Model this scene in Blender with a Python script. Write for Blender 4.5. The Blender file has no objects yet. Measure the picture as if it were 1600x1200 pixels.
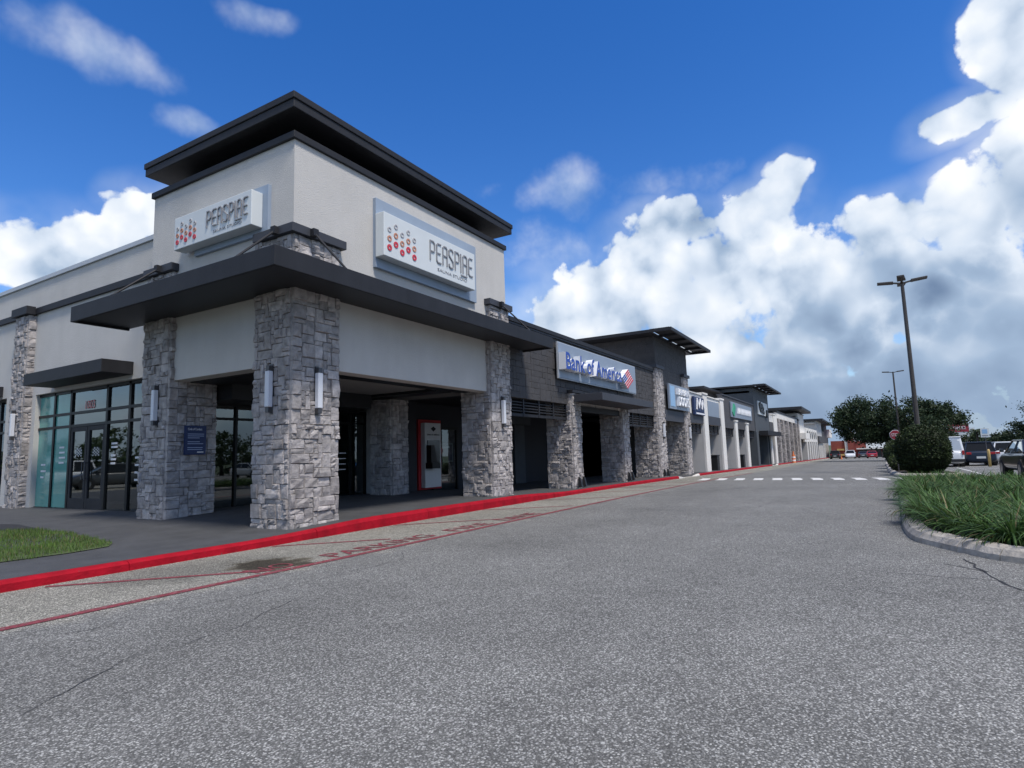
import bpy, bmesh, math, random
from mathutils import Vector, Matrix, noise
R = math.radians
sc = bpy.context.scene
col = sc.collection
random.seed(7)
# ------------------------------------------------------------------ camera
H = 1.35
F, YAW, PIT, ROL = 924.6, 0.532288, 0.11707, 0.02958      # focal length in photo pixels, angles
fw = Vector((math.cos(YAW)*math.cos(PIT), math.sin(YAW)*math.cos(PIT), math.sin(PIT)))
rt = Vector((math.sin(YAW), -math.cos(YAW), 0))
dn = fw.cross(rt)
rt, dn = rt*math.cos(ROL)+dn*math.sin(ROL), -rt*math.sin(ROL)+dn*math.cos(ROL)
cam = bpy.data.cameras.new('camera'); camo = bpy.data.objects.new('camera', cam); col.objects.link(camo)
mw = Matrix((rt, -dn, -fw)).transposed().to_4x4(); mw.translation = (0, 0, H)
camo.matrix_world = mw
cam.sensor_width = 36; cam.lens = 36*F/1600; cam.clip_start = .05; cam.clip_end = 6000
sc.camera = camo
def look(px, py):                       # photo pixel -> world direction
    return ((px-800)/F*rt + (py-600)/F*dn + fw).normalized()
# ------------------------------------------------------------------ sun and sky
SUN_EL, SUN_AZ = R(62), R(-114)          # azimuth measured from +X towards +Y (sun stands over the car park)
sdir = Vector((math.cos(SUN_EL)*math.cos(SUN_AZ), math.cos(SUN_EL)*math.sin(SUN_AZ), math.sin(SUN_EL)))
sl = bpy.data.lights.new('sun', 'SUN'); sl.energy = 2.3; sl.angle = R(10); sl.color = (1, .93, .84)
so = bpy.data.objects.new('sun', sl); col.objects.link(so); so.location = (0, -30, 60)
so.rotation_euler = sdir.to_track_quat('Z', 'Y').to_euler()
sc.view_settings.view_transform = 'Standard'; sc.view_settings.look = 'None'
sc.view_settings.exposure = 0.9; sc.view_settings.gamma = 1; sc.view_settings.use_curve_mapping = False
sc.render.engine = 'CYCLES'
world = bpy.data.worlds.new('World'); sc.world = world; world.use_nodes = True
class V:                                # tiny arithmetic on shader sockets
    def __init__(s, nt, o): s.nt, s.o = nt, o
    def _m(s, op, *a, clamp=False):
        n = s.nt.nodes.new('ShaderNodeMath'); n.operation = op; n.use_clamp = clamp
        for i, x in enumerate((s,)+a):
            if isinstance(x, V): s.nt.links.new(x.o, n.inputs[i])
            else: n.inputs[i].default_value = x
        return V(s.nt, n.outputs[0])
    def __add__(s, b): return s._m('ADD', b)
    def __sub__(s, b): return s._m('SUBTRACT', b)
    def __mul__(s, b): return s._m('MULTIPLY', b)
    def __truediv__(s, b): return s._m('DIVIDE', b)
    def mx(s, b): return s._m('MAXIMUM', b)
    def mn(s, b): return s._m('MINIMUM', b)
    def pw(s, b): return s._m('POWER', b)
    def ab(s): return s._m('ABSOLUTE')
    def step(s, a, b):                  # smoothstep
        n = s.nt.nodes.new('ShaderNodeMapRange'); n.interpolation_type = 'SMOOTHSTEP'
        s.nt.links.new(s.o, n.inputs[0]); n.inputs[1].default_value = a; n.inputs[2].default_value = b
        return V(s.nt, n.outputs[0])
def nd(nt, t, **kw):
    n = nt.nodes.new(t)
    for k, v in kw.items():
        if k in n.inputs and not hasattr(n, k): pass
        if hasattr(n, k): setattr(n, k, v)
        else: n.inputs[k.replace('_', ' ').title() if k.replace('_', ' ').title() in n.inputs else k].default_value = v
    return n
def azel(px, py):
    d = look(px, py); return math.degrees(math.atan2(d.y, d.x)), math.degrees(math.asin(d.z))
CUMULUS = [(1218, 300, 70, 62, 1), (1170, 350, 110, 60, 1), (1030, 365, 95, 62, 1.1), (930, 420, 130, 45, .9), (872, 490, 95, 66, 1.1), (1000, 480, 160, 100, 1), (1130, 430, 120, 90, 1),
           (1120, 560, 150, 110, 1), (1250, 500, 150, 170, 1), (1400, 365, 95, 75, 1), (1500, 340, 130, 90, 1), (1590, 290, 100, 130, 1), (1530, 180, 140, 48, 1), (1595, 70, 110, 150, 1.1),
           (1450, 450, 230, 140, 1.1), (1580, 520, 250, 170, 1.1), (1350, 640, 480, 110, 1.2), (1000, 650, 280, 100, 1.0), (140, 378, 170, 58, 1), (50, 410, 110, 46, 1), (228, 322, 60, 48, 1)]
WISPS = [(130, 75, 150, 62, 1), (265, 190, 80, 36, .9), (410, 35, 80, 32, .7), (880, 290, 130, 40, .6), (745, 285, 60, 22, .5), (1010, 290, 120, 45, .55), (850, 400, 140, 60, .7), (820, 560, 120, 100, .9)]
GREYS = [(1590, 400, 190, 110, 1), (1450, 520, 260, 120, 1), (1280, 610, 320, 90, 1), (1540, 640, 300, 110, 1), (1090, 660, 160, 60, .8), (1080, 470, 60, 60, .5)]
def build_world():
    nt = world.node_tree; nt.nodes.clear(); L = nt.links.new
    tc = nt.nodes.new('ShaderNodeTexCoord')
    nm = nt.nodes.new('ShaderNodeVectorMath'); nm.operation = 'NORMALIZE'; L(tc.outputs['Generated'], nm.inputs[0])
    dirv = nm.outputs[0]
    def nz(scale, detail, rough, off=0, src=None):
        m = nt.nodes.new('ShaderNodeVectorMath'); m.operation = 'ADD'; L(src or dirv, m.inputs[0]); m.inputs[1].default_value = (off, off*.7, -off*.3)
        n = nt.nodes.new('ShaderNodeTexNoise'); L(m.outputs[0], n.inputs['Vector'])
        n.inputs['Scale'].default_value = scale; n.inputs['Detail'].default_value = detail; n.inputs['Roughness'].default_value = rough
        return V(nt, n.outputs['Fac']), n
    sep = nt.nodes.new('ShaderNodeSeparateXYZ'); L(dirv, sep.inputs[0])
    x, y, z = (V(nt, sep.outputs[i]) for i in range(3))
    wf, wn = nz(5, 2, .5, 3.1)
    ws = nt.nodes.new('ShaderNodeSeparateColor'); L(wn.outputs['Color'], ws.inputs[0])
    az = y._m('ARCTAN2', x)*57.29578+(V(nt, ws.outputs[0])-.5)*9; el = z._m('ARCSINE')*57.29578+(V(nt, ws.outputs[1])-.5)*7
    def blobs(lst):
        t = None
        for (cx, cy, rx, ry, s) in lst:
            a, e = azel(cx, cy); a2, _ = azel(cx+rx, cy); _, e2 = azel(cx, cy-ry)
            ra, re = abs(a2-a)+.01, abs(e2-e)+.01
            du = az._m('MULTIPLY_ADD', 1/ra, -a/ra); dv = el._m('MULTIPLY_ADD', 1/re, -e/re)
            b = (dv*dv)._m('ADD', du*du)._m('MULTIPLY_ADD', -s, s)
            t = b if t is None else t.mx(b)
        return t.mx(-1.0)
    cu = blobs(CUMULUS)
    # beyond the view: similar sky, unseen cloud added to whiten the fill light
    out = ((az-30).ab()-52).step(0, 16)
    gen = (nz(2.2, 1, .5, 21)[0]-.45)*7
    gen = gen.mn(1)*(el.step(2, 14))
    cu = cu.mx((gen+(out-1)*4))
    wi = blobs(WISPS); gr = blobs(GREYS)
    def fluff(off, det=6, vd=1.5):                       # cauliflower detail: warped cells plus fractal noise
        a = nt.nodes.new('ShaderNodeVectorMath'); a.operation = 'ADD'; L(dirv, a.inputs[0]); a.inputs[1].default_value = off
        f1, fn = nz(9, det, .58, 5.3, a.outputs[0])
        ad = nt.nodes.new('ShaderNodeVectorMath'); ad.operation = 'MULTIPLY_ADD'; L(fn.outputs['Color'], ad.inputs[0]); ad.inputs[1].default_value = (.07, .07, .07); L(a.outputs[0], ad.inputs[2])
        vo = nt.nodes.new('ShaderNodeTexVoronoi'); vo.feature = 'F1'; vo.inputs['Scale'].default_value = 15; vo.inputs['Detail'].default_value = vd; vo.inputs['Roughness'].default_value = .55; vo.inputs['Lacunarity'].default_value = 2.3
        L(ad.outputs[0], vo.inputs['Vector'])
        return (V(nt, vo.outputs['Distance'])*-1+.45)*.75+(f1-.5)*1.7
    B0 = fluff((0, 0, 0)); S0 = fluff((0, 0, 0), 2.5, .4); S1 = fluff((.018, -.03, .044), 2.5, .4)
    D = cu*.9+B0+.15
    W = wi*.8+(nz(6, 5, .62, 12.2)[0]-.5)*2.4
    G = gr*.9+(nz(4, 3, .55, 31)[0]-.5)*1.6
    mask = D.step(.0, .27)
    wisp = W.step(.1, 1.5)*.75
    hz = el.step(11, 1.5)                # pale grey-blue haze bank low over the horizon
    veil = (cu.step(-1, .6)*(nz(3.3, 5, .6, 44)[0].step(.32, .75)))*.55   # thin veil around the heaps
    cover = mask.mx(wisp).mx(hz*.92).mx(veil)
    # relief: bright where the way to the sun leaves the cloud, dim where it goes deeper
    grey = (G.step(-.25, .9))*(D.step(.1, 1.0))
    hzz = hz*((D.step(0, .3)*-1)+1)
    lit = ((S0-S1)*.50+(B0-S0)*.35+.76-cu.mx(0)*.10-grey*.50).mx(0).mn(1)
    lit = lit*((hz*-.7)+1)+hz*.7*.22
    sky = nt.nodes.new('ShaderNodeTexSky'); sky.sky_type = 'NISHITA'; sky.sun_disc = False
    sky.sun_elevation = SUN_EL; sky.sun_rotation = math.pi/2-SUN_AZ
    sky.air_density = 1.0; sky.dust_density = .05; sky.ozone_density = 2.5; sky.altitude = 0
    hs = nt.nodes.new('ShaderNodeHueSaturation'); L(sky.outputs[0], hs.inputs['Color']); hs.inputs['Saturation'].default_value = 1.36; hs.inputs['Value'].default_value = 1.0; hs.inputs['Hue'].default_value = .513
    b1 = nt.nodes.new('ShaderNodeBackground'); L(hs.outputs[0], b1.inputs['Color']); b1.inputs['Strength'].default_value = .092
    rp = nt.nodes.new('ShaderNodeValToRGB'); L(lit.o, rp.inputs[0])
    cr = rp.color_ramp; cr.elements[0].position = .0; cr.elements[0].color = (.095, .14, .22, 1)
    cr.elements[1].position = .95; cr.elements[1].color = (.56, .57, .58, 1)
    e = cr.elements.new(.35); e.color = (.20, .265, .36, 1)
    e = cr.elements.new(.62); e.color = (.38, .43, .50, 1)
    b2 = nt.nodes.new('ShaderNodeBackground'); L(rp.outputs[0], b2.inputs['Color']); b2.inputs['Strength'].default_value = 1.0
    mxs = nt.nodes.new('ShaderNodeMixShader'); L(cover.o, mxs.inputs[0]); L(b1.outputs[0], mxs.inputs[1]); L(b2.outputs[0], mxs.inputs[2])
    ow = nt.nodes.new('ShaderNodeOutputWorld'); L(mxs.outputs[0], ow.inputs[0])
build_world()
world.cycles.sampling_method = 'MANUAL'; world.cycles.sample_map_resolution = 512

# ------------------------------------------------------------------ helpers
def mat(name, base, rough=.7, var=.0, vscale=3., bump=0., bscale=40., metal=0., spec=.5, detail=5, dark=None, stain=None, coat=0, streak=0., wear=None, rnd=0., speck=None):
    m = bpy.data.materials.new(name); m.use_nodes = True; nt = m.node_tree; b = nt.nodes['Principled BSDF']
    b.inputs['Roughness'].default_value = rough; b.inputs['Metallic'].default_value = metal
    b.inputs['Specular IOR Level'].default_value = spec; b.inputs['Coat Weight'].default_value = coat
    b.inputs['Base Color'].default_value = (*base, 1)
    L = nt.links.new
    geo = nt.nodes.new('ShaderNodeNewGeometry')
    c = None
    def mul(fac_socket, lo, hi, cin):
        mr = nt.nodes.new('ShaderNodeMapRange'); L(fac_socket, mr.inputs[0]); mr.inputs[1].default_value = .3; mr.inputs[2].default_value = .7
        mr.inputs[3].default_value = lo; mr.inputs[4].default_value = hi
        vm = nt.nodes.new('ShaderNodeVectorMath'); vm.operation = 'SCALE'
        if cin is None: vm.inputs[0].default_value = base
        else: L(cin, vm.inputs[0])
        L(mr.outputs[0], vm.inputs['Scale']); return vm.outputs[0]
    if var:
        n = nt.nodes.new('ShaderNodeTexNoise'); L(geo.outputs['Position'], n.inputs['Vector']); n.inputs['Scale'].default_value = vscale; n.inputs['Detail'].default_value = detail; n.inputs['Roughness'].default_value = .6
        c = mul(n.outputs['Fac'], 1-var, 1+var, c)
    if rnd:
        oi = nt.nodes.new('ShaderNodeObjectInfo')
        a = V(nt, oi.outputs['Random'])+V(nt, geo.outputs['Random Per Island'])
        a = a._m('FRACT')*.4+.3
        c = mul(a.o, 1-rnd, 1+rnd, c)
    if speck:
        vo = nt.nodes.new('ShaderNodeTexVoronoi'); L(geo.outputs['Position'], vo.inputs['Vector']); vo.inputs['Scale'].default_value = speck[0]
        sx = nt.nodes.new('ShaderNodeSeparateColor'); L(vo.outputs['Color'], sx.inputs[0])
        c = mul((V(nt, sx.outputs[0])*.4+.3).o, 1-speck[1], 1+speck[1], c)
    if streak:                            # faint vertical rain marks
        mp = nt.nodes.new('ShaderNodeMapping'); mp.inputs['Scale'].default_value = (5, 5, .35); L(geo.outputs['Position'], mp.inputs[0])
        n = nt.nodes.new('ShaderNodeTexNoise'); L(mp.outputs[0], n.inputs['Vector']); n.inputs['Scale'].default_value = 1; n.inputs['Detail'].default_value = 5
        c = mul(n.outputs['Fac'], 1-streak, 1+streak*.6, c)
    if wear:                              # paint chipped or scuffed off: (colour, threshold, scale)
        n = nt.nodes.new('ShaderNodeTexNoise'); L(geo.outputs['Position'], n.inputs['Vector']); n.inputs['Scale'].default_value = wear[2]; n.inputs['Detail'].default_value = 8; n.inputs['Roughness'].default_value = .7
        f = V(nt, n.outputs['Fac']).step(wear[1], wear[1]+.06)
        mx = nt.nodes.new('ShaderNodeMix'); mx.data_type = 'RGBA'; L(f.o, mx.inputs[0]); mx.inputs[7].default_value = (*wear[0], 1)
        if c is None: mx.inputs[6].default_value = (*base, 1)
        else: L(c, mx.inputs[6])
        c = mx.outputs[2]
    if c is not None: L(c, b.inputs['Base Color'])
    if bump:
        n = nt.nodes.new('ShaderNodeTexNoise'); L(geo.outputs['Position'], n.inputs['Vector']); n.inputs['Scale'].default_value = bscale; n.inputs['Detail'].default_value = 6; n.inputs['Roughness'].default_value = .6
        bp = nt.nodes.new('ShaderNodeBump'); bp.inputs['Strength'].default_value = bump; bp.inputs['Distance'].default_value = .02
        L(n.outputs['Fac'], bp.inputs['Height']); L(bp.outputs[0], b.inputs['Normal'])
    return m
M = {}
M['stucco'] = mat('stucco', (.515, .50, .475), .9, .05, 1.2, .55, 55, streak=.022)
M['stucco_white'] = mat('stucco_white', (.68, .665, .63), .9, .06, 1.0, .3, 70, streak=.04)
M['stucco_grey_and_shaded'] = mat('stucco_grey_and_shaded', (.47, .465, .455), .9, .06, 1.5, .3, 70, streak=.04)  # grey stucco; also stands in for shade on white pier sides
M['trim'] = mat('dark_trim', (.0165, .0172, .021), .6, .15, 2, .15, 40, spec=.35, streak=.15)
M['trim2'] = mat('slate_trim', (.042, .045, .055), .6, .1, 2, .08, 60, spec=.4)
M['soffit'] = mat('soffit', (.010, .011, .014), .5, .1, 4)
M['block'] = mat('painted_block', (.050, .048, .050), .75, .18, 5, .5, 55, rnd=.10)
M['block_core'] = mat('block_joint', (.038, .036, .038), .9)
M['dark_wall'] = mat('dark_wall_paint', (.058, .058, .062), .8, .12, 3, .3, 50)
M['teal_wall'] = mat('slate_blue_siding', (.062, .072, .082), .75, .1, 3, .2, 50)
M['stone'] = mat('ledge_stone', (.335, .312, .302), .88, .34, 7, .9, 24, rnd=.25, detail=8)
M['mortar'] = mat('mortar', (.13, .122, .122), .95, .2, 20)
M['metal_light'] = mat('coping_metal', (.45, .47, .49), .45, .05, 2, metal=.3)
M['frame'] = mat('window_frame', (.006, .007, .008), .45, spec=.3)
M['sign_white'] = mat('sign_white', (.60, .635, .64), .45, .03, 3)
M['sign_back'] = mat('sign_backing', (.27, .33, .41), .5, .05, 2)
M['sign_silver'] = mat('sign_silver', (.25, .295, .36), .42, .05, 1.5, metal=.2)
M['letter_grey'] = mat('letter_grey', (.25, .25, .265), .5)
M['letter_blue'] = mat('letter_blue', (.008, .045, .30), .35)
M['letter_side'] = mat('letter_side_white', (.75, .77, .8), .5)
M['flag_red'] = mat('flag_red', (.55, .03, .045), .35)
M['dot_red'] = mat('dot_red', (.55, .035, .05), .4); M['dot_orange'] = mat('dot_orange', (.5, .22, .13), .4); M['dot_grey'] = mat('dot_grey', (.42, .40, .40), .4)
M['navy'] = mat('navy_wall', (.008, .010, .018), .6, .1, 2)
M['navy_sign'] = mat('navy_sign', (.01, .025, .09), .5)
M['print'] = mat('pale_print', (.3, .36, .5), .6)
M['white_print'] = mat('white_print', (.75, .76, .78), .6)
M['interior'] = mat('interior_dark', (.012, .013, .014), .8)
M['interior_light'] = mat('interior_grey', (.10, .105, .10), .8)
M['ceil'] = mat('arcade_ceiling', (.24, .23, .22), .9, .06, 2)
M['lamp'] = mat('lamp_diffuser', (.62, .64, .68), .35)
M['lamp_metal'] = mat('lamp_metal', (.08, .08, .085), .4, metal=.5)
M['black'] = mat('black_plastic', (.012, .012, .013), .45)
M['rubber'] = mat('tyre_rubber', (.015, .015, .016), .8)
M['rim'] = mat('wheel_rim', (.3, .31, .32), .35, metal=.8)
M['atm'] = mat('atm_white', (.62, .64, .66), .5); M['atm_red'] = mat('atm_red', (.42, .012, .02), .5)
M['screen'] = mat('dark_screen', (.03, .04, .055), .15)
M['red_paint'] = mat('red_kerb_paint', (.31, .004, .014), .75, .18, 5, .6, 24, detail=8, spec=.15, streak=.12, wear=((.13, .05, .045), .64, 9))
M['white_paint'] = mat('white_kerb_paint', (.6, .58, .54), .8, .18, 8)
M['concrete'] = mat('kerb_concrete', (.36, .335, .30), .9, .32, 7, .6, 40, detail=8)
M['mulch'] = mat('mulch', (.03, .02, .014), .95, .5, 40, 1, 60)
M['bark'] = mat('bark', (.06, .05, .042), .95, .3, 12, .8, 20)
M['brick'] = mat('red_brick', (.25, .06, .045), .85, .25, 6, .4, 30)
M['brick_white'] = mat('parapet_white', (.6, .64, .66), .8, .06, 1)
M['orange'] = mat('safety_orange', (.7, .2, .06), .5)
M['yellow'] = mat('bollard_yellow', (.52, .36, .13), .6, .15, 6)
M['pole'] = mat('lamp_pole_bronze', (.05, .042, .036), .5, .15, 4)
M['sign_red'] = mat('stop_red', (.27, .02, .03), .5)
M['bill_red'] = mat('billboard_red', (.28, .025, .04), .5)
M['green'] = mat('sign_green', (.03, .3, .17), .5)
M['plate'] = mat('licence_plate', (.5, .52, .53), .5)
M['headlight'] = mat('clear_lens', (.5, .52, .55), .2); M['taillight'] = mat('red_lens', (.3, .01, .012), .25)
def glass(name, tint, refl=.06, gain=1.2):
    m = bpy.data.materials.new(name); m.use_nodes = True; nt = m.node_tree; nt.nodes.clear(); L = nt.links.new
    fr = nt.nodes.new('ShaderNodeFresnel'); fr.inputs[0].default_value = 1.55
    f = V(nt, fr.outputs[0])*gain+refl
    gl = nt.nodes.new('ShaderNodeBsdfGlossy'); gl.inputs['Roughness'].default_value = .015; gl.inputs['Color'].default_value = (.9, .95, .95, 1)
    tr = nt.nodes.new('ShaderNodeBsdfTransparent'); tr.inputs[0].default_value = (*tint, 1)
    mx = nt.nodes.new('ShaderNodeMixShader'); L(f.o, mx.inputs[0]); L(tr.outputs[0], mx.inputs[1]); L(gl.outputs[0], mx.inputs[2])
    o = nt.nodes.new('ShaderNodeOutputMaterial'); L(mx.outputs[0], o.inputs[0]); return m
M['glass'] = glass('store_glass', (.42, .52, .50), .08, 1.25)
M['car_glass'] = mat('car_glass', (.012, .014, .018), .22, spec=.12); M['near_glass'] = glass('near_car_glass', (.25, .27, .29), .03, .8)
M['film'] = mat('teal_window_film', (.12, .34, .30), .06, .12, 1.5, spec=.6)

def link(o, parent=None):
    col.objects.link(o)
    if parent is not None: o.parent = parent
    return o
def wbase(o):                            # location of the root Empty
    while o.parent: o = o.parent
    return o.location
def thing(name, label, cat, loc=(0, 0, 0), group=None, rz=0):
    o = bpy.data.objects.new(name, None); o.empty_display_size = .2; col.objects.link(o); o.location = loc; o.rotation_euler[2] = rz
    o['label'] = label; o['category'] = cat
    if group: o['group'] = group
    return o
class MB:
    def __init__(s): s.v = []; s.f = []
    def add(s, vs, fs):
        n = len(s.v); s.v += [tuple(p) for p in vs]; s.f += [tuple(i+n for i in f) for f in fs]; return s
    def box(s, x0, x1, y0, y1, z0, z1):
        return s.add([(x0, y0, z0), (x1, y0, z0), (x1, y1, z0), (x0, y1, z0), (x0, y0, z1), (x1, y0, z1), (x1, y1, z1), (x0, y1, z1)],
                     [(0, 3, 2, 1), (4, 5, 6, 7), (0, 1, 5, 4), (1, 2, 6, 5), (2, 3, 7, 6), (3, 0, 4, 7)])
    def quad(s, a, b, c, d): return s.add([a, b, c, d], [(0, 1, 2, 3)])
    def tube(s, pts, r, n=8, cap=True):
        pts = [Vector(p) for p in pts]; rings = []
        rs = r if isinstance(r, (list, tuple)) else [r]*len(pts)
        base = len(s.v); up = None
        for i, p in enumerate(pts):
            t = (pts[min(i+1, len(pts)-1)]-pts[max(i-1, 0)]).normalized()
            if up is None: up = Vector((0, 0, 1)) if abs(t.z) < .9 else Vector((1, 0, 0))
            a = t.cross(up).normalized(); b = a.cross(t).normalized(); up = b
            for k in range(n):
                th = 2*math.pi*k/n; s.v.append(tuple(p+rs[i]*(math.cos(th)*a+math.sin(th)*b)))
        for i in range(len(pts)-1):
            for k in range(n):
                k2 = (k+1) % n; s.f.append((base+i*n+k, base+i*n+k2, base+(i+1)*n+k2, base+(i+1)*n+k))
        if cap:
            s.f.append(tuple(base+k for k in range(n))[::-1]); s.f.append(tuple(base+(len(pts)-1)*n+k for k in range(n)))
        return s
    def prism(s, poly, h, axis=(0, 0, 1)):          # poly of 3-D points, extruded along a vector
        n = len(poly); ax = Vector(axis)*h; a = [Vector(p) for p in poly]
        return s.add(a+[p+ax for p in a], [tuple(range(n))[::-1], tuple(range(n, 2*n))]+[(i, (i+1) % n, n+(i+1) % n, n+i) for i in range(n)])
    def build(s, name, m, parent=None, bevel=0, smooth=False, kind=None, local=False):
        me = bpy.data.meshes.new(name)
        off = Vector((0, 0, 0)) if (parent is None or local) else wbase(parent)
        me.from_pydata([(v[0]-off[0], v[1]-off[1], v[2]-off[2]) for v in s.v], [], s.f)
        me.materials.append(M[m] if isinstance(m, str) else m)
        if smooth:
            for p in me.polygons: p.use_smooth = True
        o = link(bpy.data.objects.new(name, me), parent)
        if bevel:
            md = o.modifiers.new('bevel', 'BEVEL'); md.width = bevel; md.segments = 2; md.limit_method = 'ANGLE'
        if kind: o['kind'] = kind
        return o
def box(name, m, parent, x0, x1, y0, y1, z0, z1, bevel=0):
    return MB().box(x0, x1, y0, y1, z0, z1).build(name, m, parent, bevel)
def tag(o, label, cat, group=None):
    o['label'] = label; o['category'] = cat
    if group: o['group'] = group
    return o
def copy_tree(o, parent=None):
    c = o.copy(); col.objects.link(c); c.parent = parent
    for ch in o.children: copy_tree(ch, c)
    return c
def sstep(a, b, x):
    t = min(1, max(0, (x-a)/(b-a))); return t*t*(3-2*t)
def zr(X):                               # the road falls gently away along the shop fronts
    if X < 8: return 0.
    if X < 30: return -.014*(X-8)**2/44
    return -.154-.014*(min(X, 200)-30)
def ramp(X): return sum(sstep(a, a+1.2, X)*(1-sstep(b-1.2, b, X)) for a, b in RAMPS)
RAMPS = ((30.5, 34.9), (65.8, 70.4))
def zs(X, Y):                            # pavement
    return zr(X)+.12+.095*sstep(6, 9, X)*(1-sstep(14, 18, X))+.05*sstep(9, 12.5, Y)*(1-sstep(14, 20, X))-.10*ramp(X)*(1-sstep(8.45, 9.7, Y))
# ------------------------------------------------------------------ ground, road, pavement
def asphalt():
    m = bpy.data.materials.new('asphalt'); m.use_nodes = True; nt = m.node_tree; b = nt.nodes['Principled BSDF']; L = nt.links.new
    geo = nt.nodes.new('ShaderNodeNewGeometry'); P = geo.outputs['Position']
    def vor(s):
        v = nt.nodes.new('ShaderNodeTexVoronoi'); L(P, v.inputs['Vector']); v.inputs['Scale'].default_value = s; return v
    def nz(s, d, r=.55, dist=0):
        n = nt.nodes.new('ShaderNodeTexNoise'); L(P, n.inputs['Vector']); n.inputs['Scale'].default_value = s; n.inputs['Detail'].default_value = d; n.inputs['Roughness'].default_value = r; n.inputs['Distortion'].default_value = dist; return V(nt, n.outputs['Fac'])
    def sepc(o):
        s = nt.nodes.new('ShaderNodeSeparateColor'); L(o, s.inputs[0]); return V(nt, s.outputs[0]), V(nt, s.outputs[1])
    v1, v2 = vor(98), vor(200)
    r1, g1 = sepc(v1.outputs['Color']); r2, _ = sepc(v2.outputs['Color'])
    d1 = V(nt, v1.outputs['Distance'])
    chip = (r1.pw(3.0))*1.7+.54                      # each aggregate chip has its own brightness
    gap = d1.step(.72, .38)*.45+.55                  # bitumen between the chips
    val = chip*gap*(r2*.35+.83)
    big = nz(.35, 4); mid = nz(2.2, 5, .6); tyre = nz(.9, 3)
    sx = nt.nodes.new('ShaderNodeSeparateXYZ'); L(P, sx.inputs[0]); X = V(nt, sx.outputs[0]); Y = V(nt, sx.outputs[1])
    worn = (big-.5)*.75+1+(mid-.5)*.42
    strip = (Y+(mid-.5)*1.2).step(5.9, 6.5)          # dusty strip along the kerb, hardly driven on
    # oily stain by the drain
    dx = (X-5.25)/.55; dy = (Y-6.85)/.62
    st = (dx*dx+dy*dy+(nz(3.5, 5)-.5)*2.2)*-1+1
    st = st.step(0, .7)
    dx2 = (X-4.6)/1.6; dy2 = (Y-7.4)/1.0
    st2 = ((dx2*dx2+dy2*dy2+(nz(2, 4)-.5)*2.0)*-1+1).step(0, 1.0)
    lane = ((Y-4.5+(nz(.5, 2)-.5)*1.5).ab()*-1+.75).step(0, .8)*.1   # oil track along the lane
    blot = nz(.8, 6, .7).step(.60, .72)*nz(3.1, 4).step(.4, .65)        # old drips and darker repairs
    lum = val*worn*(strip*.30+1)*(st*-.75+1)*(st2*-.32+1)*(lane*-1+1)*(blot*-.3+1)*.222
    cm = nt.nodes.new('ShaderNodeCombineColor'); 
    L((lum*(strip*.05+1)).o, cm.inputs[0]); L((lum*(strip*.02+1.0)*(st*-.12+1)).o, cm.inputs[1]); L((lum*(strip*-.07+.955)*(st*-.3+1)).o, cm.inputs[2])
    L(cm.outputs[0], b.inputs['Base Color']); b.inputs['Roughness'].default_value = .9; b.inputs['Specular IOR Level'].default_value = .3
    bp = nt.nodes.new('ShaderNodeBump'); bp.inputs['Strength'].default_value = .8; bp.inputs['Distance'].default_value = .006
    L((chip*gap).o, bp.inputs['Height']); L(bp.outputs[0], b.inputs['Normal']); return m
M['asphalt'] = asphalt()
M['pavement'] = mat('painted_pavement', (.056, .058, .062), .72, .22, 2.5, .5, 120, detail=8, speck=(160, .18))
M['grass_ground'] = mat('lawn_soil', (.05, .07, .025), .95, .4, 3)
M['crack'] = mat('tar_crack', (.018, .018, .02), .8)
M['road_red'] = mat('worn_red_paint', (.175, .03, .04), .85, .35, 14, .5, 60, detail=8, speck=(90, .4), wear=((.15, .145, .14), .56, 16))
M['road_white'] = mat('worn_white_paint', (.55, .55, .54), .85, .2, 14, .4, 60, wear=((.17, .17, .17), .60, 7))
def sheet(name, xs, ys, zf, m, parent=None):
    mb = MB(); mb.v = [(x, y, zf(x, y)) for x in xs for y in ys]; n = len(ys)
    mb.f = [(i*n+j, (i+1)*n+j, (i+1)*n+j+1, i*n+j+1) for i in range(len(xs)-1) for j in range(n-1)]
    return mb.build(name, m, parent, smooth=True)
def fr(a, b, st):
    n = max(1, int(round((b-a)/st))); return [a+(b-a)*i/n for i in range(n+1)]
o = sheet('ground', [-1500, -300, -100, -62]+fr(-60, 200, 4)+[230, 400, 2500], [-2500, -500, -100, -62, 40, 100, 500, 2500], lambda x, y: zr(x)-.06, 'grass_ground'); o['kind'] = 'structure'
road = sheet('road', fr(-60, 40, 1)+fr(40, 205, 3)[1:], [-60, -30, -15, -8, -4, 0, 4, 6.25, 8.45], lambda x, y: zr(x), 'asphalt'); road['kind'] = 'structure'
pav = MB()
xs = fr(-8, 20, .5)+fr(20, 29, 3)[1:]+fr(29, 36, .4)[1:]+fr(36, 64, 4)[1:]+fr(64, 72, .5)[1:]+fr(72, 205, 4)[1:]
ys = [8.42, 9, 9.6, 10.4, 11.2, 12, 12.5, 13.5, 15]
o = sheet('pavement', xs, ys, lambda x, y: zs(x, y), 'pavement'); o['kind'] = 'structure'
pav = o
o2 = sheet('pavement_forecourt', fr(-8, 9, .5), [15, 18, 22, 31], lambda x, y: zs(x, y), 'pavement', pav)
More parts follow.
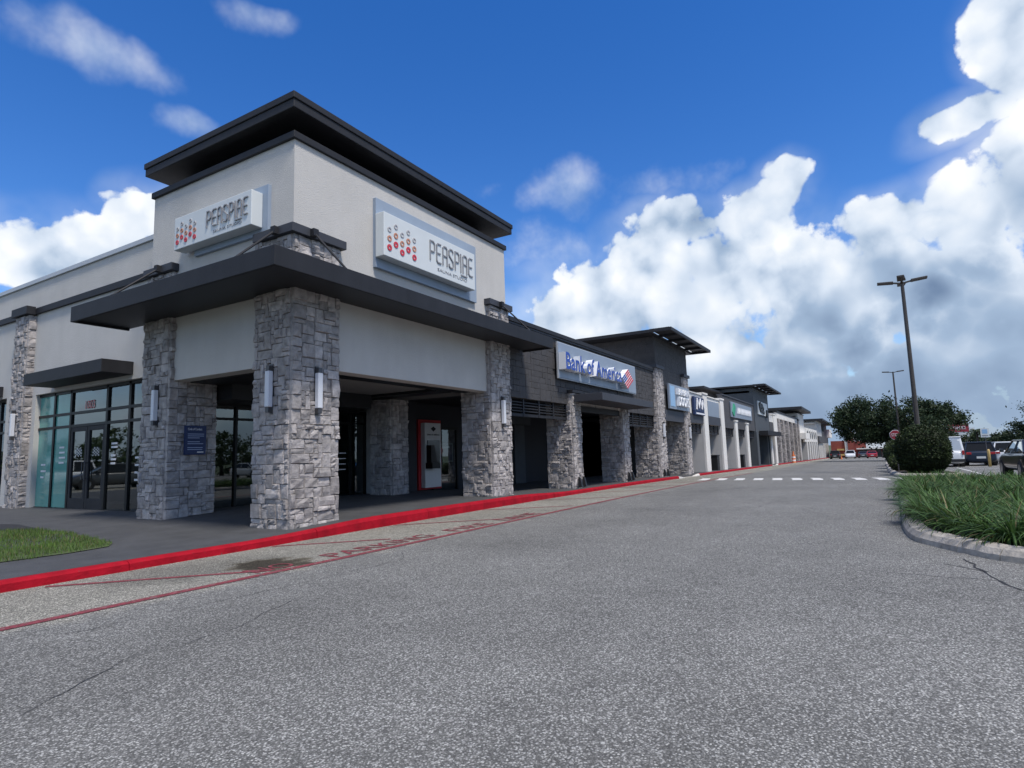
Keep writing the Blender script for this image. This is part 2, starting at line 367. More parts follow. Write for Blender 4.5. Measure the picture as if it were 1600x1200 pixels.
# kerb: pieces about 3 m long, red with pale ramp ends
KB = 8.27
def kerb_piece(x0, x1, m, dip=0):
    mb = MB(); xs = fr(x0+.004, x1-.004, .5); n = len(xs)
    prof = []
    for i, x in enumerate(xs):
        t = (zs(x, 8.42)+.004)-(zr(x)+.005); t = t*(1-dip*math.sin(math.pi*min(1, i/max(1, n-1))))
        j = random.uniform(-.005, .005)
        zb = zr(x)-.05; zt = zr(x)+t
        prof.append([(x, KB+j-.012, zb), (x, KB+j, zr(x)+t*.72), (x, KB+.03+j, zt-.008), (x, KB+.055, zt), (x, KB+.165+random.uniform(-.012, .012), zt), (x, KB+.17, zb)])
    k = 6
    for p in prof: mb.v += p
    for i in range(n-1):
        for j in range(k-1): mb.f.append((i*k+j, (i+1)*k+j, (i+1)*k+j+1, i*k+j+1))
    mb.f.append(tuple(range(k))); mb.f.append(tuple((n-1)*k+j for j in range(k))[::-1])
    return mb.build('kerb_stone', m, kerb, smooth=False)
kerb = bpy.data.objects.new('kerb', None); col.objects.link(kerb); kerb['kind'] = 'structure'
cuts = [-8.0]
while cuts[-1] < 200: cuts.append(cuts[-1]+3.05)
cuts = sorted([c for c in cuts if not any(a-.8 < c < b+.8 for a, b in RAMPS)]+[v for a, b in RAMPS for v in (a, a+1.15, b-1.15, b)])
for i in range(len(cuts)-1):
    mid = (cuts[i]+cuts[i+1])/2; m_ = 'red_paint'
    for a, b in RAMPS:
        if a < mid < a+1.15 or b-1.15 < mid < b: m_ = 'white_paint'
        elif a < mid < b: m_ = 'concrete'
    kerb_piece(cuts[i], cuts[i+1], m_)
# painted markings
def strip_on_road(mb, pts, w, dz=.006):
    pts = [Vector((p[0], p[1], 0)) for p in pts]
    for i in range(len(pts)-1):
        a, b = pts[i], pts[i+1]; d = (b-a).normalized(); nrm = Vector((-d.y, d.x, 0))*w/2
        k = max(1, int((b-a).length/1.5))
        for q in range(k):
            p0 = a.lerp(b, q/k); p1 = a.lerp(b, (q+1)/k)
            mb.add([(*(p0-nrm).xy, zr(p0.x)+dz), (*(p1-nrm).xy, zr(p1.x)+dz), (*(p1+nrm).xy, zr(p1.x)+dz), (*(p0+nrm).xy, zr(p0.x)+dz)], [(0, 1, 2, 3)])
    return mb
rl = [(-6, 6.42), (2.2, 6.40), (6, 6.27)]+[(x, 6.24) for x in fr(8, 26, 3)]+[(40, 6.2)]
strip_on_road(MB(), rl, .125).build('fire_lane_line', 'road_red', road)
for a, b in (((3.25, 8.15), (4.95, 6.45)), ((-.6, 7.9), (1.2, 6.6)), ((6.3, 8.2), (7.6, 6.9)), ((9.15, 8.2), (11.0, 6.4)), ((12.3, 8.2), (13.9, 6.5)), ((15.4, 8.2), (17.1, 6.35)), ((18.5, 8.2), (20.6, 6.5)), ((21.6, 8.2), (23.6, 6.4)), ((24.7, 8.2), (26.6, 6.4))):
    strip_on_road(MB(), [a, b], .085, .005).build('hatch_line', 'road_red', road)
for i in range(11):
    y = 7.0-i*.80
    MB().add([(28.15, y-.58, zr(28.15)+.006), (29.3, y-.50, zr(29.3)+.006), (30.5, y-.30, zr(30.5)+.006), (30.5, y+.10, zr(30.5)+.006), (29.3, y-.1, zr(29.3)+.006), (28.15, y-.18, zr(28.15)+.006)], [(0, 1, 4, 5), (1, 2, 3, 4)]).build('crosswalk_bar', 'road_white', road)
strip_on_road(MB(), [(23, -4.05), (27.5, -4.24), (38.7, -4.67), (48, -5.0)], .11).build('bay_line', 'road_white', road)
for k in range(6):
    strip_on_road(MB(), [(33+k*5.6, -5.2), (36.4+k*5.6, -9.9)], .1).build('bay_line', 'road_white', road)
def wander(pts, amp, st, seed):
    rng = random.Random(seed); out = []
    for i in range(len(pts)-1):
        a, b = Vector(pts[i]), Vector(pts[i+1]); k = max(2, int((b-a).length/st))
        for q in range(k):
            p = a.lerp(b, q/k); out.append((p.x+rng.uniform(-amp, amp), p.y+rng.uniform(-amp, amp)))
    out.append(pts[-1]); return out
def crack(pts, w, seed, amp=.03):
    c = wander(pts, amp, .16, seed); mb = MB(); rng = random.Random(seed)
    for i in range(len(c)-1): strip_on_road(mb, [c[i], c[i+1]], w*rng.uniform(.5, 1.5), .0045)
    mb.build('crack', 'crack', road)
crack([(8.62, -.86), (7.4, -.98), (6.5, -1.3), (5.2, -1.62), (3.8, -1.65)], .022, 3)
crack([(8.2, -.62), (7.85, -.98)], .02, 4); crack([(7.45, -.1), (7.4, -.98)], .007, 5)
crack([(2.4, 5.7), (4.3, 5.48), (6.1, 5.36), (6.6, 5.8)], .006, 6, .05); crack([(5.3, 6.1), (6.6, 5.55)], .005, 8, .03); crack([(6.3, -.35), (6.7, .3), (7.0, .2)], .006, 12); crack([(1.6, 4.1), (2.3, 4.6), (3.1, 4.5), (4.0, 4.9)], .006, 13, .05); crack([(12, 3.5), (14.5, 2.2), (17.5, 1.9)], .008, 15, .06); crack([(18, 5.6), (22, 5.2), (27, 5.5)], .010, 16, .06)
# ------------------------------------------------------------------ lettering
def text_mesh(body, size=1., depth=.0, bold=0.):
    cu = bpy.data.curves.new('lettering', 'FONT'); cu.body = body; cu.size = size; cu.extrude = depth; cu.resolution_u = 3; cu.offset = bold
    ob = bpy.data.objects.new('lettering', cu); col.objects.link(ob)
    dg = bpy.context.evaluated_depsgraph_get()
    me = bpy.data.meshes.new_from_object(ob.evaluated_get(dg)); bpy.data.objects.remove(ob)
    return me
def letters(body, org, xd, ud, width, height, depth, m, parent, name='letter', split=True, side=None, bold=0):
    """body fitted into width x height at org (lower left), reading along xd, up along ud; stands out by depth"""
    me = text_mesh(body, 1, .5, bold); xs = [v.co.x for v in me.vertices]; ys = [v.co.y for v in me.vertices]
    caps = [v.co.y for v in me.vertices]
    x0, x1, y0, y1 = min(xs), max(xs), min(0, min(ys)) if False else min(ys), max(ys)
    if any(ch in body for ch in 'gjpqy,'): y0 = 0
    xd, ud = Vector(xd), Vector(ud); nd_ = xd.cross(ud); org = Vector(org); off = wbase(parent)
    sx, sy = width/(x1-x0), height/(y1-y0)
    co = [org+xd*((v.co.x-x0)*sx)+ud*((v.co.y-y0)*sy)+nd_*((v.co.z+.5)*depth+.002)-off for v in me.vertices]
    faces = [tuple(p.vertices) for p in me.polygons]
    # islands
    par = list(range(len(co)))
    def find(a):
        while par[a] != a: par[a] = par[par[a]]; a = par[a]
        return a
    for f in faces:
        for i in f[1:]: par[find(i)] = find(f[0])
    isl = {}
    for i in range(len(co)): isl.setdefault(find(i), []).append(i)
    rng = sorted([[min(me.vertices[i].co.x for i in v), max(me.vertices[i].co.x for i in v), set(v)] for v in isl.values()], key=lambda r: r[0])
    grp = []
    for r in rng:
        if grp and (not split or r[0] < grp[-1][1]-.01): grp[-1][1] = max(grp[-1][1], r[1]); grp[-1][2] |= r[2]
        else: grp.append(r)
    for g_ in grp:
        idx = {v: k for k, v in enumerate(sorted(g_[2]))}
        ms = bpy.data.meshes.new(name); ms.from_pydata([co[v] for v in sorted(g_[2])], [], [tuple(idx[i] for i in f) for f in faces if f[0] in idx])
        ms.materials.append(M[m])
        if side:
            ms.materials.append(M[side])
            for p in ms.polygons:
                if abs(p.normal.dot(nd_)) < .7: p.material_index = 1
        link(bpy.data.objects.new(name, ms), parent)
    bpy.data.meshes.remove(me)
def strokes(polys, org, xd, ud, sx, sy, w, depth, m, parent, name='letter'):
    xd, ud = Vector(xd), Vector(ud); nv = xd.cross(ud); org = Vector(org); mb = MB()
    for pl in polys:
        for i in range(len(pl)-1):
            a = Vector((pl[i][0]*sx, pl[i][1]*sy)); b = Vector((pl[i+1][0]*sx, pl[i+1][1]*sy)); d = (b-a).normalized(); n = Vector((-d.y, d.x))*w/2
            a2, b2 = a-d*w*.4, b+d*w*.4
            q = [a2-n, b2-n, b2+n, a2+n]
            mb.prism([org+xd*p.x+ud*p.y+nv*(.002+.0006*i) for p in q], depth, nv)
    return mb.build(name, m, parent)
GL = {'P': [[(0, 0), (0, 1), (.36, 1), (.5, .9), (.5, .56), (.36, .46), (.12, .46)]], 'E': [[(.5, 1), (.12, 1), (0, .9), (0, .1), (.12, 0), (.5, 0)], [(.05, .5), (.42, .5)]],
      'R': [[(0, 0), (0, .9), (.12, 1), (.38, 1), (.5, .9), (.5, 0)], [(.05, .5), (.45, .5)]], 'S': [[(.5, .84), (.5, .92), (.38, 1), (.12, 1), (0, .9), (0, .66), (.5, .36), (.5, .1), (.38, 0), (.12, 0), (0, .08), (0, .16)]], 'I': [[(0, 0), (0, 1)]]}
# fire lane words on the road: tops towards the kerb
def road_words(body, x0, x1, y0, h):
    me = text_mesh(body, 1, 0, .004); xs = [v.co.x for v in me.vertices]; a, b = min(xs), max(xs); t = max(v.co.y for v in me.vertices)
    for v in me.vertices:
        X = x0+(v.co.x-a)/(b-a)*(x1-x0); v.co = Vector((X, y0+v.co.y/t*h, zr(X)+.007))
    me.materials.append(M['road_red']); link(bpy.data.objects.new('painted_words', me), road)
road_words('NO', 4.75, 5.35, 6.44, .32); road_words('PARKING', 5.95, 8.2, 6.40, .36); road_words('FIRE', 8.75, 10.0, 6.38, .36); road_words('LANE', 10.5, 12.0, 6.38, .36)
# ------------------------------------------------------------------ stonework
def stone_variants(k, seed, b=.055, rough=.30):
    rng = random.Random(seed); out = []
    for q in range(k):
        g3 = [-.5+b, rng.uniform(-.12, .12), .5-b]; vs = []; fs = []
        for j in range(3):
            for i in range(3):
                d = 1+rng.uniform(-rough, rough)*.8
                if (i, j) == (1, 1): d = 1.05+rng.uniform(-.1, rough)
                vs.append((g3[i]+rng.uniform(-.03, .03), g3[j]+rng.uniform(-.03, .03), d))
        ring = [(0, 0), (1, 0), (2, 0), (2, 1), (2, 2), (1, 2), (0, 2), (0, 1)]
        e = [-.5, 0, .5]
        for (i, j) in ring: vs.append((e[i]*(.985+rng.uniform(-.015, .015)), e[j]*(.985+rng.uniform(-.015, .015)), .74+rng.uniform(-.2, .15)))
        for (i, j) in ring: vs.append((e[i], e[j], -.15))
        for j in range(2):
            for i in range(2): fs.append((j*3+i, j*3+i+1, (j+1)*3+i+1, (j+1)*3+i))
        for k_ in range(8):
            a, c = ring[k_], ring[(k_+1) % 8]
            fs.append((9+k_, 9+(k_+1) % 8, c[1]*3+c[0], a[1]*3+a[0])); fs.append((17+k_, 17+(k_+1) % 8, 9+(k_+1) % 8, 9+k_))
        out.append((vs, fs))
    return out
SV = stone_variants(14, 5)
SM = []
for vs, fs in SV:
    me = bpy.data.meshes.new('stone'); me.from_pydata(vs, [], fs); me.materials.append(M['stone']); SM.append(me)
BV = stone_variants(8, 11, .03, .08)
BM_ = []
for vs, fs in BV:
    me = bpy.data.meshes.new('block'); me.from_pydata(vs, [], fs); me.materials.append(M['block']); BM_.append(me)
def ashlar(W, Hh, rng, cu=.098, cv=.088, sizes=((2, 1), (3, 1), (2, 2), (3, 2), (1, 2), (2, 3), (1, 3), (3, 3), (1, 1), (4, 2), (2, 4)), wts=(18, 12, 18, 14, 6, 10, 5, 7, 5, 6, 3)):
    nx, ny = max(1, round(W/cu)), max(1, round(Hh/cv)); u, v = W/nx, Hh/ny
    occ = [[0]*nx for _ in range(ny)]; out = []
    for j in range(ny):
        for i in range(nx):
            if occ[j][i]: continue
            for t in range(6):
                w, h = rng.choices(sizes, wts)[0] if t < 5 else (1, 1)
                if i+w <= nx and j+h <= ny and not any(occ[j+b][i+a] for a in range(w) for b in range(h)):
                    break
            else: w = h = 1
            if not (i+w <= nx and j+h <= ny) or any(occ[j+b][i+a] for a in range(w) for b in range(h)): w = h = 1
            for a in range(w):
                for b in range(h): occ[j+b][i+a] = 1
            out.append((i*u, j*v, w*u, h*v))
    return out
class Stones:
    def __init__(s, seed, name='stone', var=SV, mesh=SM, m='stone', limit=300): s.e = []; s.rng = random.Random(seed); s.name, s.var, s.mesh, s.m, s.limit = name, var, mesh, m, limit
    def face(s, part, org, u, n, W, Hh, prio, d0=.045, d1=.085, skip=None, **kw):
        u = Vector(u); n = Vector(n); up = Vector((0, 0, 1)); org = Vector(org)
        for (a, b, w, h) in ashlar(W, Hh, s.rng, **kw):
            if skip and skip(a+w/2, b+h/2): continue
            c = org+u*(a+w/2)+up*(b+h/2); g = s.rng.uniform(.001, .005)
            s.e.append((prio+s.rng.random()*.01, part, c, u, up, n, w-g, h-g, s.rng.uniform(d0, d1), s.rng.randrange(len(s.var)), s.rng.choice((0, 1))))
    def finish(s):
        s.e.sort(key=lambda t: t[0]); rest = {}
        for k, (_, part, c, u, up, n, w, h, d, vi, fl) in enumerate(s.e):
            off = wbase(part)
            if fl: u, up = -u, -up
            if k < s.limit:
                o = bpy.data.objects.new(s.name, s.mesh[vi]); link(o, part)
                mt = Matrix((u*w, up*h, n*d)).transposed().to_4x4(); mt.translation = c-off; o.matrix_local = mt
            else:
                mb = rest.setdefault(part.name, (part, MB()))[1]; vs, fs = s.var[vi]
                mb.add([c+u*(p[0]*w)+up*(p[1]*h)+n*(p[2]*d) for p in vs], fs)
        for part, mb in rest.values(): mb.build('stonework' if s.name == 'stone' else 'blockwork', s.m, part, kind='stuff')
def stone_column(bld, st, x0, x1, y0, y1, z0, z1, prio, cap=True, faces='LFR', capz=.0):
    """outer faces at x0 (left) and y0 (street)"""
    t = .055
    c = box('stone_column', 'mortar', bld, x0+t, x1-t, y0+t, y1, z0, z1)
    if 'F' in faces: st.face(c, (x0+.012, y0+t, z0), (1, 0, 0), (0, -1, 0), x1-x0-.024, z1-z0, prio[0])
    if 'L' in faces: st.face(c, (x0+t, y1, z0), (0, -1, 0), (-1, 0, 0), y1-y0-t, z1-z0, prio[1])
    if 'R' in faces: st.face(c, (x1-t, y0+t, z0), (0, 1, 0), (1, 0, 0), y1-y0-t, z1-z0, 90)
    if cap: box('column_cap', 'trim2', c, x0-.09, x1+.09, y0-.09, y1, z1+.002, z1+.17, .008)
    return c
def sconce(x, y, z, n, label):
    """n = outward direction; fixture 0.8 m high"""
    n = Vector(n); s = Vector((-n.y, n.x, 0))
    t = thing('wall_light', label, 'wall light', (x, y, z), 'tube wall lights on the stone columns')
    def bx(nm, m, w, d0, d1, z0, z1, bv=.0):
        mb = MB(); p = []
        for zz in (z0, z1):
            for (a, b) in ((-w, d0), (w, d0), (w, d1), (-w, d1)):
                q = s*a+n*b; p.append((q.x, q.y, zz))
        mb.add(p, [(0, 3, 2, 1), (4, 5, 6, 7), (0, 1, 5, 4), (1, 2, 6, 5), (2, 3, 7, 6), (3, 0, 4, 7)]); return mb.build(nm, m, t, bv, local=True)
    bx('back_plate', 'lamp_metal', .035, -.06, .03, -.46, .46); bx('diffuser', 'lamp', .055, .032, .13, -.33, .33, .012)
    bx('end_cap', 'lamp_metal', .045, .03, .12, .332, .43, .005); bx('end_cap', 'lamp_metal', .045, .03, .12, -.43, -.332, .005)
    return t
# ------------------------------------------------------------------ corner building with tower
XW, YW, XR, YL = 7.14, 8.85, 14.77, 13.64
cb = thing('corner_shop_building', 'pale stucco corner shop with square tower, dark wrap canopy and grey stone columns', 'building', (7.1, 8.8, 0))
st = Stones(21)
c1 = stone_column(cb, st, 7.05, 8.19, 8.74, 9.80, -.04, 5.52, (0, 1)); c1['label'] = 'corner stone column under the canopy corner'
c0 = stone_column(cb, st, 7.06, 8.18, 12.65, 13.68, -.04, 5.52, (3, 2.5));
c3 = stone_column(cb, st, 13.70, 14.76, 8.74, 9.76, -.06, 5.52, (5, 4))
icol = stone_column(cb, st, 13.15, 13.86, 11.85, 12.75, .0, 3.05, (30, 31), cap=False)
icol['label'] = 'inner stone column beside the cash machine'
wcol = stone_column(cb, st, 7.50, 7.76, 20.88, 21.75, .05, 5.84, (2.2, 2.0), cap=False)
# tower walls
wl = MB()
wl.box(XW, XR, YW, YW+.25, 4.5, 7.43).box(XW, XW+.25, YW+.25, YL, 4.5, 7.43).box(XR-.25, XR, YW+.25, YL, 4.5, 7.43).box(XW+.25, XR-.25, YL-.25, YL, 4.5, 7.43)
wl.build('tower_wall', 'stucco', cb)
bmf = MB().box(8.14, 13.76, YW+.03, YW+.4, 3.08, 4.498).box(XW+.03, XW+.4, 9.75, 12.7, 3.12, 4.498).build('portal_beam', 'stucco', cb, .01)
box('band', 'trim', cb, XW-.06, XR+.06, YW-.06, YL+.05, 7.432, 7.57, .01)
box('neck', 'soffit', cb, XW+.55, XR-.5, YW+.55, YL-.4, 7.572, 7.93)
box('roof_cap', 'trim', cb, XW-.19, XR+.17, YW-.2, YL+.1, 7.93, 8.10, .012)
box('roof_cap_upper', 'trim', cb, XW-.215, XR+.195, YW-.225, YL+.125, 8.102, 8.235, .012)
# wrap-around canopy
ca = MB()
cx0, cx1, cy0, cy1 = 5.94, 15.74, 7.80, 14.5
fz0, fz1 = 4.44, 4.775
ca.box(cx0, cx1, cy0, cy0+.06, fz0, fz1).box(cx0, cx0+.06, cy0+.06, cy1, fz0, fz1).box(cx1-.06, cx1, cy0+.06, YW-.02, fz0, fz1).box(cx0+.06, XW-.02, cy1-.06, cy1, fz0, fz1)
cano = ca.build('canopy_fascia', 'trim', cb, .008)
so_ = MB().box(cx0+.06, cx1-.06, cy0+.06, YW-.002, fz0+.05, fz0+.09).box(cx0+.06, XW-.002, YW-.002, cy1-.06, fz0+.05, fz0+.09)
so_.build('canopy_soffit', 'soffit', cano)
MB().box(cx0+.06, cx1-.06, cy0+.06, YW-.002, fz1-.06, fz1-.02).box(cx0+.06, XW-.002, YW-.002, cy1-.06, fz1-.06, fz1-.02).build('canopy_deck', 'trim', cano)
def rod(a, b):
    mb = MB().tube([a, b], .022, 8); d = Vector(a)
    mb.box(d.x-.06, d.x+.06, d.y-.06, d.y+.06, d.z-.07, d.z+.07); return mb.build('canopy_rod', 'trim', cano)
rod((6.93, 9.1, 5.60), (6.02, 9.0, 4.78)); rod((7.42, 8.61, 5.60), (7.55, 7.88, 4.78)); rod((6.93, 13.0, 5.60), (6.02, 13.1, 4.78)); rod((14.15, 8.61, 5.60), (14.5, 7.88, 4.78))
# arcade ceiling, back wall, glazing
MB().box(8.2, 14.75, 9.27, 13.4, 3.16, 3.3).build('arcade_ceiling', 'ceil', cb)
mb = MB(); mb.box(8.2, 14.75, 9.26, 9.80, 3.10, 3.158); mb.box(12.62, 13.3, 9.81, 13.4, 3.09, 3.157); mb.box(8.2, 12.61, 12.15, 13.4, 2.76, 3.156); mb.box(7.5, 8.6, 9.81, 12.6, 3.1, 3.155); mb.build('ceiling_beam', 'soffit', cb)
MB().box(13.62, 13.98, 13.05, 13.35, .1, 3.3).build('door_post', 'stucco_grey_and_shaded', cb)
box('door_camera', 'black', cb, 13.7, 13.9, 12.88, 13.04, 2.02, 2.14, .01)
gl_ = MB(); xs = [8.22, 9.17, 10.1, 11.1, 12.1, 13.0, 13.62]
stf = MB()
for x in xs: stf.box(x-.03, x+.03, 13.36, 13.46, .1, 2.76)
for z in (.16, 2.40, 2.74): stf.box(8.2, 13.62, 13.37, 13.45, z-.03, z+.03)
stf = stf.build('arcade_glazing', 'frame', cb)
for i in range(len(xs)-1):
    for z0, z1 in ((.19, 2.37), (2.43, 2.71)): MB().quad((xs[i]+.03, 13.41, z0), (xs[i+1]-.03, 13.41, z0), (xs[i+1]-.03, 13.41, z1), (xs[i]+.03, 13.41, z1)).build('pane', 'glass', stf)
lt = MB()
for k, z in enumerate((1.02, 1.18, 1.34, 1.5)): lt.box(12.3, 12.8, 13.385, 13.392, z, z+.025)
lt.box(12.05, 12.07, 13.3, 13.33, .6, 1.7); lt.build('glass_lettering', 'white_print', stf, kind='stuff')
# left wing
WX = 7.70
wg = MB()
wg.box(WX, WX+.3, 13.7, 14.75, .05, 6.85).box(WX, WX+.3, 14.75, 20.62, 3.45, 6.85).box(WX, WX+.3, 20.62, 22.6, .05, 6.85).box(WX, WX+.3, 22.6, 30, 3.5, 6.85).box(WX, WX+.3, 30, 45, .05, 6.85)
wing = wg.build('wing_wall', 'stucco', cb)
box('coping', 'metal_light', cb, WX-.05, WX+.35, 13.66, 45, 6.852, 6.98, .008)
box('wing_band', 'trim', cb, WX-.07, WX-.002, 13.7, 45, 5.87, 6.05, .006); box('band_block', 'trim', cb, 7.40, WX-.072, 20.80, 21.83, 5.85, 6.09, .006)
# roof and hidden walls of the block
MB().box(WX+.3, 14.6, 13.66, 45, 6.2, 6.4).box(14.6, 14.9, 13.42, 45, 0, 6.8).box(8, 14.6, 21.4, 21.6, 0, 6.2).box(8.2, 14.6, 13.5, 21.4, 3.5, 3.6).build('roof_deck', 'stucco_grey_and_shaded', cb)
# interior: floor and far walls seen dimly through the glass
MB().box(8.0, 14.6, 13.47, 21.4, .1, .165).build('shop_floor', 'interior_light', cb)
MB().box(12.6, 12.7, 13.6, 21.4, .166, 3.5).build('partition', 'interior', cb)
MB().box(9.6, 11.2, 18.6, 19.2, .166, 1.15).build('reception_desk', 'interior_light', cb)
# storefront of the left wing
SX = 7.84
sf = MB(); mul = [20.82, 19.66, 18.70, 16.76, 15.66, 14.78]
for y in mul: sf.box(SX-.04, SX+.06, y-.05, y+.05, .12, 3.45)
sf.box(SX-.04, SX+.06, 14.78, 20.82, 3.37, 3.447)
for z in (2.80, 2.45): sf.box(SX-.038, SX+.058, 14.8, 20.80, z-.035, z+.035)
sf.box(SX-.038, SX+.058, 18.7, 20.80, .12, .25); sf.box(SX-.038, SX+.058, 14.8, 16.76, .12, .25)
stfr = sf.build('storefront', 'frame', cb)
for i in range(5):
    y0, y1 = mul[i+1]+.05, mul[i]-.05
    for z0, z1 in ((.25, 2.415), (2.485, 2.765), (2.835, 3.37)):
        if i == 2 and z0 < 1: continue
        MB().quad((SX, y1, z0), (SX, y0, z0), (SX, y0, z1), (SX, y1, z1)).build('pane', 'glass', stfr)
        if i < 2: MB().quad((SX-.006, y1, z0), (SX-.006, y0, z0), (SX-.006, y0, z1), (SX-.006, y1, z1)).build('window_film', 'film', stfr)
def door(y0, y1, flip):
    d = MB(); z0, z1 = .17, 2.41
    d.box(SX-.03, SX+.03, y0, y0+.11, z0, z1).box(SX-.03, SX+.03, y1-.11, y1, z0, z1).box(SX-.028, SX+.028, y0+.11, y1-.11, z1-.12, z1-.002).box(SX-.028, SX+.028, y0+.11, y1-.11, z0+.002, z0+.34)
    dd = d.build('door', 'trim', cb, .004)
    MB().quad((SX, y1-.11, z0+.34), (SX, y0+.11, z0+.34), (SX, y0+.11, z1-.12), (SX, y1-.11, z1-.12)).build('pane', 'glass', dd)
    yh = y0+.06 if flip else y1-.06
    MB().tube([(SX-.03, yh, 1.0), (SX-.09, yh, 1.0), (SX-.09, yh, 1.45), (SX-.03, yh, 1.45)], .014, 8).build('handle', 'lamp_metal', dd)
    lg = MB(); yc = (y0+y1)/2
    for cix in range(5):
        for r_ in range(3):
            y = yc+(cix-2)*.072; z = 1.63+r_*.075+(.04 if cix % 2 else 0); h = .022
            lg.prism([(SX-.012, y+h*math.cos(a_*math.pi/4), z+h*math.sin(a_*math.pi/4)) for a_ in range(8)], .004, (-1, 0, 0))
    lg.build('door_logo', 'white_print', dd, kind='stuff')
door(17.74, 18.65, True); door(16.81, 17.72, False)
# lettering on the glass
gl2 = MB(); rg = random.Random(4)
for (yy, zs_, wmax) in ((19.3, (1.86, 1.72, 1.58, 1.44), .34), (16.5, (1.88, 1.79, 1.58, 1.48, 1.38), .30), (15.35, (1.5, 1.32, 1.14, .96), .2), (20.35, (1.4, 1.22, 1.05), .3)):
    for z in zs_:
        y = yy
        while y > yy-wmax*rg.uniform(.6, 1):
            w = rg.uniform(.03, .05); gl2.box(SX-.014, SX-.010, y-w, y, z, z+.05); y -= w+.012
gl2.build('glass_lettering', 'white_print', stfr, kind='stuff')
letters('1003', (SX-.01, 17.95, 2.88), (0, -1, 0), (0, 0, 1), .5, .22, .003, 'dot_red', stfr, 'street_number', split=False)
# small flat awning over that storefront
aw = MB().box(6.98, 7.698, 15.36, 19.52, 3.56, 3.88).build('awning', 'trim', cb, .008)
# next shop window far left
pf = MB()
for y in (22.6, 23.3, 24.6): pf.box(SX-.04, SX+.06, y-.05, y+.05, .12, 3.5)
for z in (2.45, 2.80, 3.45): pf.box(SX-.038, SX+.058, 22.6, 26, z-.035, z+.035)
pf = pf.build('side_window', 'frame', cb)
M['poster'] = mat('purple_poster', (.03, .03, .16), .5, .6, 2.2)
MB().quad((SX+.03, 26, .15), (SX+.03, 22.6, .15), (SX+.03, 22.6, 3.45), (SX+.03, 26, 3.45)).build('poster', 'poster', pf)
MB().quad((SX, 26, .15), (SX, 22.6, .15), (SX, 22.6, 3.45), (SX, 26, 3.45)).build('pane', 'glass', pf)
box('awning', 'trim', cb, 7.0, 7.698, 22.9, 27, 3.56, 3.88, .008)
st.finish()
sconce(7.05, 9.25, 2.65, (-1, 0, 0), 'tube wall light on the lawn side of the corner stone column')
sconce(7.61, 8.74, 2.62, (0, -1, 0), 'tube wall light on the street side of the corner stone column')
sconce(7.06, 13.02, 2.60, (-1, 0, 0), 'tube wall light on stone column beside the tinted shop doors')
sconce(14.2, 8.74, 2.52, (0, -1, 0), 'tube wall light on the stone column before the bank arcade')
sconce(7.50, 21.3, 2.60, (-1, 0, 0), 'tube wall light on the slim stone pier by the purple window')
# plaque
pq = thing('notice_board', 'navy notice board with pale lines of text on stone column', 'sign', (7.63, 12.62, 1.55))
box('panel', 'navy_sign', pq, 7.40, 7.87, 12.54, 12.60, 1.53, 2.16, .004)
letters('Code of Conduct', (7.45, 12.539, 2.06), (1, 0, 0), (0, 0, 1), .32, .05, .002, 'white_print', pq, 'heading', split=False)
ln = MB(); rg = random.Random(2)
for k in range(9):
    if k in (3, 6): continue
    ln.box(7.45, 7.45+rg.uniform(.26, .37), 12.536, 12.539, 1.97-k*.042, 1.985-k*.042)
ln.build('text_lines', 'print', pq, kind='stuff')
box('footer_print', 'white_print', pq, 7.67, 7.81, 12.536, 12.539, 1.575, 1.595)
# tower signs
def perspire(name, lab, P, xd, backing):
    """P: lower-left of the box front face, box 3.47 x .97"""
    xd = Vector(xd); up = Vector((0, 0, 1)); n = xd.cross(up); P = Vector(P)
    t = thing(name, lab, 'sign', P)
    def slab(nm, m, a0, a1, z0, z1, d0, d1, bv=.006):
        q = [P+xd*a+up*z+n*d for d in (d0, d1) for a, z in ((a0, z0), (a1, z0), (a1, z1), (a0, z1))]
        return MB().add(q, [(0, 3, 2, 1), (4, 5, 6, 7), (0, 1, 5, 4), (1, 2, 6, 5), (2, 3, 7, 6), (3, 0, 4, 7)]).build(nm, m, t, bv)
    W, Hh, w0, w1, h0, h1 = backing
    slab('backing_panel', 'sign_back', w0, w1, h0, h1, -.34, -.25); bx_ = slab('sign_box', 'sign_white', 0, W, 0, Hh, -.249, 0, .012)
    fsx = W/3.47; fsy = Hh/.98
    for cI in range(5):
        for r_ in range(3):
            x = (.17+cI*.207)*fsx; z = (.21+r_*.203+(.12 if cI % 2 else 0))*fsy; c = P+xd*x+up*z+n*.002
            R1 = (.072, .066, .058)[r_]*fsy; R0 = (.028, .034, .034)[r_]*fsy; mb = MB(); k = 16
            for j in range(k):
                a0, a1 = 2*math.pi*j/k, 2*math.pi*(j+1)/k
                f = lambda rr, a: c+xd*(rr*math.cos(a))+up*(rr*math.sin(a))
                mb.prism([f(R0, a0), f(R1, a0), f(R1, a1), f(R0, a1)], .012, n)
            mb.build('logo_ring', ('dot_red', 'dot_orange', 'dot_grey')[r_], bx_)
    xs_ = [0, .25, .495, .745, 1.0, 1.245, 1.34, 1.595]
    for ch, x in zip('PERSPIRE', xs_):
        strokes(GL[ch], P+xd*((1.575+x)*fsx)+up*(.33*fsy), xd, up, .33*fsx, .47*fsy, .030*fsy, .02, 'letter_grey', bx_)
    strokes([[(0, 0), (.5, 0)]], P+xd*(2.83*fsx)+up*(.255*fsy), xd, up, .5*fsx, .4*fsy, .03*fsy, .02, 'letter_grey', bx_, 'underline')
    letters('SAUNA STUDIO', P+xd*(1.86*fsx)+up*(.125*fsy), xd, up, 1.23*fsx, .075*fsy, .006, 'letter_grey', bx_, 'small_letter', bold=-.008)
perspire('shop_sign', 'white shop sign with ring logo on the street face of the tower', (9.21, 8.51, 5.66), (1, 0, 0), (3.47, .98, .02, 3.90, -.21, 1.36))
